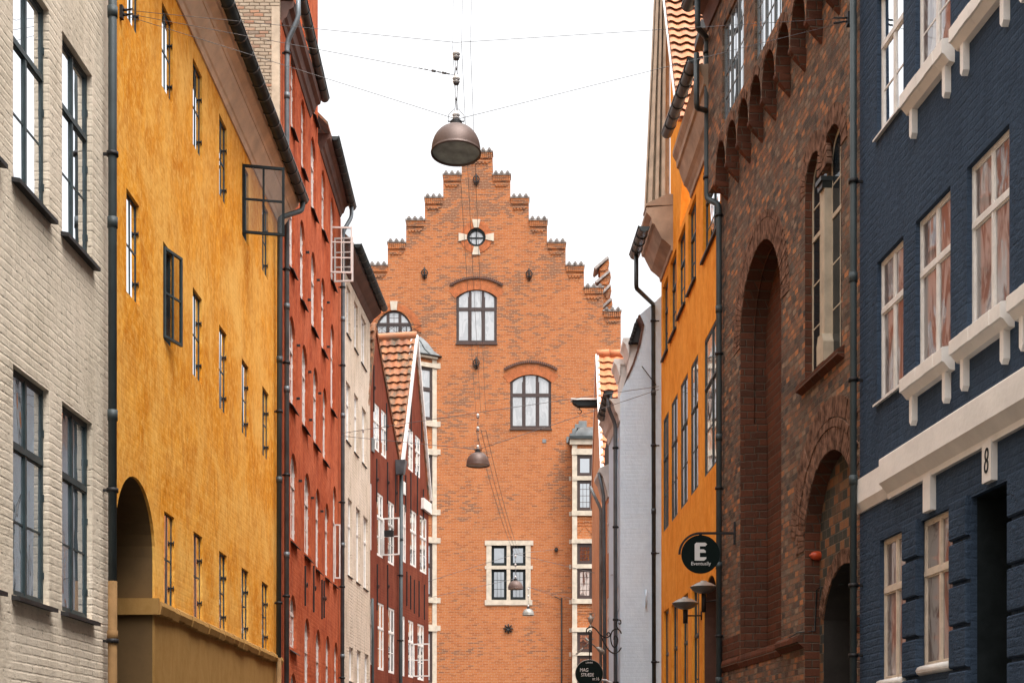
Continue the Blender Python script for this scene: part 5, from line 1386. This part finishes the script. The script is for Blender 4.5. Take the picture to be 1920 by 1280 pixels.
for fr_ in (0.25, .6):
    pts = []
    for e, h_ in prof:
        A0 = Vector((cxr - Lc + e * .5, fw + e, zt0 + (zt1 - zt0) * h_)); A1 = Vector((cxr + e * 1.6, 0, zt0 + (zt1 - zt0) * h_)); pts.append(A0.lerp(A1, fr_) + Vector((0, .012, .01)))
    g.tube(mb, pts, .02, 5)
g.tube(mb, [(xl_, fw + .13, zt0), (cxr - Lc + .06, fw + .13, zt0), (cxr + .2, .02, zt0)], .035, 6); mb.build('roof_seam', 'dark_zinc', T)
mb = MB(); zrl = zt1
path = [(xl_, fw - .45), (cxr - Lc - .25, fw - .45), (cxr - .62, .05)]
for dz in (.38, .05): g.tube(mb, [(x, w, zrl + dz) for x, w in path], .012, 5)
for a, b in zip(path, path[1:]):
    L2 = math.hypot(b[0] - a[0], b[1] - a[1]); n = max(1, round(L2 / .45))
    for i in range(n):
        p0 = Vector(a).lerp(Vector(b), i / n); p1 = Vector(a).lerp(Vector(b), (i + 1) / n)
        g.tube(mb, [(p0.x, p0.y, zrl + .02), (p0.x, p0.y, zrl + .38)], .012, 5); g.tube(mb, [(p0.x, p0.y, zrl + .05), (p1.x, p1.y, zrl + .38)], .008, 4); g.tube(mb, [(p0.x, p0.y, zrl + .38), (p1.x, p1.y, zrl + .05)], .008, 4)
mb.build('railing', 'iron', T)
mb = MB()
for py in (686, 795, 847, 960, 1013, 1125, 1177): g.box(mb, X(818), X(826), -.02, .02, Z(py + 5), Z(py - 5))
mb.build('quoin_stone', 'sandstone', T)
# ------------------------------------------------------------------ street lamps on wires
def W3(px, py, d): return Vector(((px - CX) / F * d, d, CH + d * (HY - py) / F))
def lampset(name, label, px, py_rim, d, py_top, tilt=0.0, mat='bronze'):
    base = W3(px, py_rim, d); r = .225
    T = thing(name, label, 'street lamp', Matrix.Translation(base) @ Matrix.Rotation(tilt, 4, 'X'), 'street lamps hung on wires above the street')
    H = .262
    mb = MB()
    prof = [(r * 1.02, 0), (r * 1.03, .012), (r * 1.0, .02)] + [(r * math.cos(a) ** .82, .03 + (H - .03) * math.sin(a)) for a in [PI / 2 * .92 * i / 12 for i in range(13)]] + [(.05, H)]
    inner = [(r * .97, 0.0), (r * .96, .03)]
    mb.lathe([inner[1], inner[0]] + prof, n=40); mb.build('lamp_shade', mat, T)
    mb = MB(); mb.lathe([(0, .030), (r * .5, .022), (r * .965, .018)], n=32); mb.build('diffuser', 'diffuser', T)
    mb = MB(); mb.lathe([(.065, H - .01), (.068, H + .005), (.055, H + .012), (.055, H + .045), (.045, H + .055), (.0, H + .055)], n=20, smooth=False)
    for s_ in (-1, 1): mb.tube([(0, 0, H + .05), (s_ * .075, 0, H + .05)], .006, 5)
    mb.build('collar', 'iron', T)
    top = CH + d * (HY - py_top) / F - base.z
    zi = [H + .07, H + .07 + (top - H) * .46, top - .10]
    zi2 = []
    for z in zi:
        mb = MB(); mb.lathe([(.0, z), (.022, z), (.034, z + .010), (.022, z + .02), (.022, z + .028), (.036, z + .040), (.022, z + .052), (.018, z + .075), (0, z + .078)], n=16); mb.build('insulator', 'porcelain', T)
    mb = MB()
    for z in zi: mb.lathe([(.0, z - .012), (.026, z - .01), (.026, z), (0, z + .001)], n=14); mb.lathe([(.0, z + .022), (.027, z + .022), (.027, z + .028), (0, z + .028)], n=14)
    for a, b in zip(zi, zi[1:]):
        mb.tube([(.012, 0, a + .07), (.006, 0.01, (a + b) / 2), (.012, 0, b - .005)], .004, 5); mb.tube([(-.014, 0, a + .07), (-.004, 0, (a + b) / 2 + .03), (-.016, 0, b - .005)], .003, 5)
        m = (a + b) / 2; mb.lathe([(0, m), (.010, m + .01), (.010, m + .03), (0, m + .04)], n=8)
    for k in range(2): mb.tube([((-1) ** k * .075, 0, H + .05), ((-1) ** k * .07, 0, H + .11), ((-1) ** k * .02, 0, H + .17)], .003, 5)
    mb.build('rod', 'wire', T)
    return base, top
L1, t1 = lampset('street_lamp', 'large brown domed street lamp in front of the white sky, nearest to the viewer', 855, 289, 13.0, 80, R(-5))
L2, t2 = lampset('street_lamp', 'brown domed street lamp hanging before the middle of the brick gable wall', 896, 873, 27.9, 773)
L3, t3 = lampset('street_lamp', 'small brown domed street lamp in front of the stone mullioned window', 966.5, 1104, 42.9, 1038)
L4, t4 = lampset('street_lamp', 'smallest domed street lamp, low beneath the corner of the stone mullioned window', 990.5, 1153, 54.5, 1100, mat='lamp_metal')
def wire(label, pts, r=.0035, sag=.0, name='span_wire', group='thin wires spanning the street'):
    P = [Vector(p) for p in pts]; out = []
    for a, b in zip(P, P[1:]):
        n = 10
        for i in range(n):
            t = i / n; q = a.lerp(b, t); q.z -= sag * 4 * t * (1 - t); out.append(q)
    out.append(P[-1]); o = out[0]
    mb = MB(); mb.tube([q - o for q in out], r, 5)
    ob = mb.build(name, 'wire', None, Matrix.Translation(o)); tag(ob, label, 'wire', group); return ob
yA = Yel.world(Yel.u(231, .03), .03, Yel.z(231, 19, .03)); gA = Got.world(Got.u(1588, .12), .12, Got.z(1588, 34, .12))
top1 = L1 + Vector((0, 0, t1)); mid1 = L1 + Vector((0, 0, .26 + .07 + (t1 - .26) * .46 + .04)); col1 = L1 + Vector((0, 0, .32))
wire('highest of the wires running from the yellow house to the nearest lamp', [yA, top1], .0026)
wire('middle wire running from the yellow house to the nearest lamp', [yA - Vector((0, 0, .03)), mid1], .0026)
wire('lowest of the wires running from the yellow house to the nearest lamp', [yA - Vector((0, 0, .05)), col1], .0026)
wire('upper wire running from the brick building to the nearest lamp', [gA, top1], .0026)
wire('lower wire running from the brick building to the nearest lamp', [gA - Vector((0, 0, .04)), col1 + Vector((.02, 0, 0))], .0026)
mb = MB()
for dz in (0, -.05):
    mb.tube([(-.01, .0, dz), (.04, 0, dz)], .014, 8); mb.tube([(.04, -.0, dz), (.10, -.02, dz)], .010, 6)
mb.box(-.04, .0, -.03, .03, -.09, .04)
tag(mb.build('wire_bracket', 'iron', None, Matrix.Translation(yA)), 'black iron wire bracket on the yellow house beside its pipe', 'bracket')
mb = MB()
for dz in (0, -.04): mb.tube([(.04, 0, dz), (-.04, 0, dz), (-.14, -.0, dz * 1.4)], .011, 6)
mb.box(.0, .04, -.04, .04, -.08, .05)
tag(mb.build('wire_bracket', 'iron', None, Matrix.Translation(gA)), 'black iron wire bracket on the brick building beside its pipe', 'bracket')
top2 = L2 + Vector((0, 0, t2)); col2 = L2 + Vector((0, 0, .32))
oA = Ora.world(Ora.u(1236, .15), .15, Ora.z(1236, 724, .15)); rA = Red.world(Red.u(640, .12), .12, Red.z(640, 812, .12))
wire('wire from the orange house to the top of the second lamp', [oA, top2], .006)
wire('wire from the orange house to the collar of the second lamp', [oA - Vector((0, 0, .06)), col2], .006)
wire('wire from the red house to the top of the second lamp', [rA, top2], .006)
wire('wire from the red house to the collar of the second lamp', [rA - Vector((0, 0, .06)), col2], .006)
top3 = L3 + Vector((0, 0, t3)); col3 = L3 + Vector((0, 0, .32)); top4 = L4 + Vector((0, 0, t4))
bA = Gs.world(.3, .12, Gs.z(1164, 1058, .12)); mA = MaB.world(uE6 - .3, .05, MaB.z(800, 1090))
wire('wire from the grey blue front to the top of the third lamp', [bA, W3(1134, 1078, 36), top3], .007)
wire('wire from the maroon house to the top of the third lamp', [mA, top3], .007)
wire('wire from the maroon house to the collar of the third lamp', [mA - Vector((0, 0, .5)), col3], .007)
eA = En.world(En.u(1043), .12, CH + K * (HY - 1030))
wire('wire from the iron anchor on the brick wall to the third lamp', [eA, top3], .007)
wire('wire from the brick wall conduit to the smallest lamp', [En.world(En.u(1053), .1, CH + K * (HY - 1122)), top4], .008)
wire('wire from the brick bay to the smallest lamp', [En.world(En.u(1075), .95, CH + K * (HY - 1128)), top4], .008)
for k, (dx, lb) in enumerate(((-.03, 'left of the long wires running along the street between the first two lamps'), (.05, 'middle of the long wires running along the street between the first two lamps'), (.13, 'right of the long wires running along the street between the first two lamps'))):
    a = top1 + Vector((dx, 0, -.04 + .03 * k)); b = top2 + Vector((dx * 1.2, 0, -.04))
    wire(lb, [a, b], .0025, .12, 'long_wire', 'long wires running along the street')
    wire(['left', 'middle', 'right'][k] + ' of the long wires running along the street from the second to the third lamp', [b - Vector((0, 0, .3)), top3 + Vector((dx, 0, 0))], .005, .2, 'long_wire', 'long wires running along the street')
    wire(['left', 'middle', 'right'][k] + ' of the long wires rising from the nearest lamp to the top edge', [a, Vector((L1.x + .45 + dx, 3.5, a.z + .1))], .0018, .10, 'long_wire', 'long wires running along the street')
# insulator link on the middle wire
mb = MB(); dv = (yA - mid1).normalized()
for k, (s_, r_) in enumerate(((.07, .007), (.11, .011), (.16, .006), (.22, .012), (.30, .005), (.36, .004))): mb.tube([dv * (s_), dv * (s_ + .035)], r_, 8)
tag(mb.build('wire_tensioner', 'wire', None, Matrix.Translation(mid1)), 'small wire tensioner left of the nearest lamp stem', 'tensioner')

# ------------------------------------------------------------------ hanging round signs
def front_text(body, size, cx, cz, mat, parent, y=-.012, sx=1.0, bold=0.0, name='lettering', shear=0.0):
    me = text_mesh(body, size, shear, .002, bold, sx)
    for v in me.vertices:
        x, yy, z = v.co; v.co = Vector((cx + x, y - z, cz + yy))
    me.materials.append(MAT[mat]); o = bpy.data.objects.new(name, me); COL.objects.link(o); o.parent = parent; return o
def disc(mb, r, y0, y1, n=56):
    A = [(r * math.cos(2 * PI * i / n), y0, r * math.sin(2 * PI * i / n)) for i in range(n)]; mb.loft(A, [(x, y1, z) for x, y, z in A])
dS = 20.15; c = W3(1313.5, 1038.7, dS); rS = 36 * dS / F
S = thing('round_sign', 'round dark green sign with a large letter E on a curved black bracket', 'sign', Matrix.Translation(c))
mb = MB(); disc(mb, rS, -.012, .012); mb.build('sign_disc', 'black_sign', S)
s_ = dS / F
def P2(x, y): return ((x - 1313.5) * s_, (1038.7 - y) * s_)
e = [(1302.3, 1050.5), (1302.3, 1020), (1305, 1017), (1322, 1017), (1325.7, 1020), (1322, 1023.6), (1312, 1023.6), (1312, 1029.5), (1319.5, 1029.5), (1323, 1032.5), (1323, 1035.8), (1312, 1035.8), (1312, 1044), (1324, 1044), (1324, 1047), (1320, 1050.5)]
mb = MB(); pe = [P2(*q) for q in e]
for t in fill(pe, []): mb.face([(x, -.016, z) for x, z in t])
for i in range(len(pe)):
    a, b = pe[i], pe[(i + 1) % len(pe)]; mb.face([(a[0], -.016, a[1]), (b[0], -.016, b[1]), (b[0], -.011, b[1]), (a[0], -.011, a[1])])
mb.build('letter', 'letter', S)
front_text('Eventually', 9.2 * s_, 0 * s_ + .5 * s_, P2(0, 1056.3)[1], 'letter', S, y=-.014, bold=.0004)
mb = MB()
R1, R2 = 37.5 * s_, 41.5 * s_; cx_, cz_ = P2(1313.5, 1039.5)
A = [(R1 * math.cos(a), R1 * math.sin(a)) for a in [PI - PI / 2 * i / 16 for i in range(17)]]; B = [(R2 * math.cos(a), R2 * math.sin(a)) for a in [PI - PI / 2 * i / 16 for i in range(17)]]
end = P2(1377, 998)[0]
A.append((end, R1)); B.append((end, R2))
for i in range(len(A) - 1):
    mb.hexa([(A[i][0], -.02, A[i][1]), (A[i + 1][0], -.02, A[i + 1][1]), (A[i + 1][0], .02, A[i + 1][1]), (A[i][0], .02, A[i][1]), (B[i][0], -.02, B[i][1]), (B[i + 1][0], -.02, B[i + 1][1]), (B[i + 1][0], .02, B[i + 1][1]), (B[i][0], .02, B[i][1])])
mb.box(end - .012, end + .012, -.03, .03, P2(0, 1020)[1], P2(0, 978)[1]); mb.box(-.02, .02, -.01, .01, rS - .02, R1 + .01)
mb.build('bracket', 'iron', S)

dM = 28.2; c = W3(1104.7, 1262, dM); sM = dM / F; rM = 25.6 * sM
S = thing('round_sign', 'round black street name sign hanging from a wrought iron bracket with a jug', 'sign', Matrix.Translation(c))
mb = MB(); disc(mb, rM, -.012, .012); mb.build('sign_disc', 'black_sign', S)
mb = MB(); n = 48
for i in range(n):
    a0, a1 = 2 * PI * i / n, 2 * PI * (i + 1) / n
    mb.tube([(rM * math.cos(a0), 0, rM * math.sin(a0)), (rM * math.cos(a1), 0, rM * math.sin(a1))], .010, 5, False)
mb.build('rim', 'lamp_metal', S)
front_text('LONNI', 4.2 * sM, 0, (1262 - 1241.5) * sM, 'letter', S, sx=1.0)
front_text('MAG', 9.5 * sM, (1095 - 1104.7) * sM, (1262 - 1255.5) * sM, 'letter', S, sx=.78, shear=.1)
front_text('STR\u00c6DE', 9.0 * sM, (1101.5 - 1104.7) * sM, (1262 - 1264.5) * sM, 'letter', S, sx=.70)
front_text('nr.16', 8.5 * sM, (1117 - 1104.7) * sM, (1262 - 1272) * sM, 'letter', S, sx=.72)
def PM(x, y): return ((x - 1104.7) * sM, 0, (1262 - y) * sM)
def scr(pts, r=.013):
    P = [Vector(PM(*p)) for p in pts]; out = []
    for i in range(len(P) - 1):   # Catmull-Rom
        p0, p1, p2, p3 = P[max(i - 1, 0)], P[i], P[i + 1], P[min(i + 2, len(P) - 1)]
        for k in range(6):
            t = k / 6; out.append(.5 * ((2 * p1) + (p2 - p0) * t + (2 * p0 - 5 * p1 + 4 * p2 - p3) * t * t + (3 * p1 - p0 - 3 * p2 + p3) * t ** 3))
    out.append(P[-1]); return out
mb = MB()
C6 = lambda x, y: (1060 + x / 5.82, 1060 + y / 5.82)
for path in ([(285, 730), (262, 745), (250, 730), (262, 708), (285, 712), (290, 735)], [(230, 735), (235, 690), (275, 668), (320, 680), (375, 745), (430, 850), (480, 925), (535, 955), (580, 935), (612, 890)],
             [(375, 745), (430, 780), (470, 775), (490, 750), (475, 728), (455, 740), (462, 762)], [(612, 740), (590, 700), (555, 690), (515, 710), (495, 770), (505, 850), (535, 890), (562, 860), (570, 800), (555, 765), (535, 770), (530, 805)],
             [(585, 700), (560, 660), (555, 620), (575, 592), (600, 595), (605, 625), (590, 635), (582, 620)]):
    mb.tube(scr([C6(*p) for p in path]), .013, 6)
mb.tube([PM(*C6(265, 745)), PM(*C6(265, 1030))], .010, 6)
mb.box(PM(*C6(256, 0))[0], PM(*C6(292, 0))[0], -.02, .02, PM(*C6(0, 945))[2], PM(*C6(0, 725))[2])
mb.build('scroll_bracket', 'iron', S)
mb = MB(); x0, z0 = PM(*C6(277, 665))[0], PM(*C6(277, 665))[2]; q = sM / 5.82
mb.lathe([(0, 0), (24 * q, 0), (22 * q, 10 * q), (8 * q, 20 * q), (10 * q, 32 * q), (26 * q, 62 * q), (30 * q, 85 * q), (26 * q, 105 * q), (12 * q, 118 * q), (12 * q, 138 * q), (22 * q, 150 * q), (18 * q, 150 * q)], (x0, 0, z0), 20)
mb.tube([(x0 + 14 * q, 0, z0 + 140 * q), (x0 + 36 * q, 0, z0 + 150 * q), (x0 + 48 * q, 0, z0 + 130 * q), (x0 + 34 * q, 0, z0 + 95 * q), (x0 + 26 * q, 0, z0 + 85 * q)], 3.0 * q, 6)
mb.build('jug', 'lamp_metal', S)
mb = MB()
for dx in (-10, 0, 10): mb.tube([PM(*C6(200, 890)), PM(*C6(165 + dx, 920)), PM(*C6(122 + dx, 968))], .006, 5)
mb.tube([PM(*C6(310, 790)), PM(*C6(200, 890))], .012, 6); mb.build('fork', 'lamp_metal', S)
mb = MB(); mb.tube([PM(*C6(215, 790)), PM(*C6(290, 850)), PM(*C6(340, 895))], [.03, .012, .014], 8); mb.tube([PM(*C6(335, 890)), PM(*C6(365, 905)), PM(*C6(410, 945)), PM(*C6(425, 960))], [.015, .045, .055, .02], 10); mb.build('spoon', 'lamp_metal', S)
mb = MB(); pts = [(1127.5, 1272), (1138, 1273), (1147, 1277), (1152, 1286), (1154, 1310)]
c2 = Vector(PM(1127.5, 1272)) + c
o = bpy.data.objects.new('t', None); bpy.data.objects.remove(o)
mb.tube([Vector(PM(*p)) - Vector(PM(1127.5, 1272)) + Vector((0, .3, 0)) for p in pts], .022, 8)
tag(mb.build('awning_arm', 'letter', None, Matrix.Translation(c2)), 'curved white tube at the bottom edge beside the black street name sign', 'tube')

# ------------------------------------------------------------------ wall lamps on the orange house
def wall_lamp(px, py, d, wpx, stem, armto, label):
    c = W3(px, py, d); r = wpx / 2 * d / F
    T = thing('wall_lamp', label, 'wall lamp', Matrix.Translation(c), 'saucer lamps on the orange house')
    mb = MB(); mb.lathe([(0, r * .46), (r * .22, r * .45), (r * .24, r * .38), (r * .55, r * .27), (r * .85, r * .10), (r, 0)], n=36); mb.build('lamp_shade', 'lamp_metal', T)
    mb = MB(); mb.lathe([(r, 0), (r * .97, -.01), (r * .85, -r * .18), (r * .65, -r * .33), (r * .35, -r * .45), (0, -r * .48)], n=36); mb.build('lamp_bowl', 'lead', T)
    mb = MB(); mb.tube([(0, 0, -r * .5), (0, 0, -stem)], .036, 12)
    A = Vector((0, 0, -stem * .62)); B = Vector(armto) - c; mb.tube([A, B], .012, 8); mb.tube([B + Vector((0, 0, .07)), B - Vector((0, 0, .07))], .02, 8)
    mb.build('arm', 'iron', T)
d1 = 21.6; 
wall_lamp(1319.5, 1100, d1, 52, 47 * d1 / F, Ora.world(Ora.u(1345), .0, CH + d1 * (HY - 1128) / F), 'saucer shaped wall lamp on the orange house, higher and nearer the brick building')
d2 = 22.9
wall_lamp(1284.8, 1130, d2, 50, 38 * d2 / F, Ora.world(Ora.u(1316), .0, CH + d2 * (HY - 1154) / F), 'saucer shaped wall lamp on the orange house, lower and farther left')

# ------------------------------------------------------------------ ground (below the frame)
def m_cobble(name, c0, c1, s):
    m, nt, b, out = new_mat(name); N = NT(nt); o = N.obj()
    v = nt.nodes.new('ShaderNodeTexVoronoi'); v.inputs['Scale'].default_value = s; nt.links.new(o, v.inputs['Vector'])
    v2 = nt.nodes.new('ShaderNodeTexVoronoi'); v2.feature = 'DISTANCE_TO_EDGE'; v2.inputs['Scale'].default_value = s; nt.links.new(o, v2.inputs['Vector'])
    c = N.mix(N.sep(v.outputs['Color'])[0], c0, c1); e = N.ramp(v2.outputs['Distance'], [(.02, 0.), (.08, 1.)])
    nt.links.new(N.mix(e, tuple(x * .4 for x in c0), c), b.inputs['Base Color']); b.inputs['Roughness'].default_value = .8
    nt.links.new(N.bump(e, .6, .02), b.inputs['Normal']); MAT[name] = m
m_cobble('cobble', (.05, .046, .042), (.09, .08, .07), 9); m_cobble('earth', (.07, .065, .06), (.09, .085, .08), .3); m_cobble('flag', (.08, .075, .07), (.11, .10, .09), 2.2)
mb = MB(); mb.box(-900, 900, -900, 900, -.6, -.02); tag(mb.build('ground', 'earth'), kind='structure')
mb = MB(); mb.box(-9, 9, -20, ED + .5, -.3, -.012); tag(mb.build('road', 'cobble'), kind='structure')
mb = MB(); mb.loft([(-6, -18, -.2), (-2.9, -18, -.2), (-2.5, 34, -.2), (-6, 34, -.2)], [(-6, -18, .11), (-2.9, -18, .11), (-2.5, 34, .11), (-6, 34, .11)]); tag(mb.build('pavement', 'flag'), kind='structure')
mb = MB(); mb.loft([(8, -18, -.2), (5.2, -18, -.2), (2.0, 28, -.2), (6, 28, -.2)], [(8, -18, .11), (5.2, -18, .11), (2.0, 28, .11), (6, 28, .11)]); tag(mb.build('pavement', 'flag'), kind='structure')

# ------------------------------------------------------------------ overcast daylight
SUN_EL, SUN_AZ = 66, 150
w = bpy.data.worlds.new('World'); sc.world = w; w.use_nodes = True
nt = w.node_tree; nt.nodes.clear()
out = nt.nodes.new('ShaderNodeOutputWorld'); bg = nt.nodes.new('ShaderNodeBackground'); sky = nt.nodes.new('ShaderNodeTexSky')
sky.sky_type = 'NISHITA'; sky.sun_disc = False; sky.sun_elevation = R(SUN_EL); sky.sun_rotation = R(SUN_AZ); sky.dust_density = 3; sky.air_density = 1
hs = nt.nodes.new('ShaderNodeHueSaturation'); hs.inputs['Saturation'].default_value = .06; hs.inputs['Value'].default_value = 1.3
nt.links.new(sky.outputs[0], hs.inputs['Color'])
W_ = NT(nt); zz = W_.sep(nt.nodes.new('ShaderNodeTexCoord').outputs['Generated'])[2]     # overcast: brighter towards the zenith
fz = W_.math('ADD', .28, W_.math('MULTIPLY', W_.math('MAXIMUM', zz, 0.0), 1.85))
cv = W_.math('ADD', .92, W_.math('MULTIPLY', W_.noise(nt.nodes.new('ShaderNodeTexCoord').outputs['Generated'], 2.2, 5), .16))
nt.links.new(W_.mix(1.0, hs.outputs[0], W_.mix(0.0, W_.comb(W_.math('MULTIPLY', fz, cv), W_.math('MULTIPLY', fz, cv), W_.math('MULTIPLY', fz, cv)), (0, 0, 0)), 'MULTIPLY'), bg.inputs[0]); nt.links.new(bg.outputs[0], out.inputs[0])
bg.inputs[1].default_value = .15
sun = bpy.data.lights.new('sun', 'SUN'); sun.energy = .5; sun.angle = R(40); sun.color = (1, .95, .88)
so = bpy.data.objects.new('sun', sun); COL.objects.link(so)
az = R(SUN_AZ); el = R(SUN_EL)
dirv = Vector((math.sin(az) * math.cos(el), math.cos(az) * math.cos(el), math.sin(el)))
so.rotation_euler = (-dirv).to_track_quat('-Z', 'Y').to_euler(); so.location = (0, -10, 40)
sc.view_settings.view_transform = 'Standard'; sc.view_settings.look = 'None'; sc.view_settings.gamma = 1; sc.view_settings.exposure = 1.0
sc.render.engine = 'CYCLES'
sc.cycles.max_bounces = 8; sc.cycles.diffuse_bounces = 3
for m in bpy.data.meshes:
    if m.users == 0: bpy.data.meshes.remove(m)
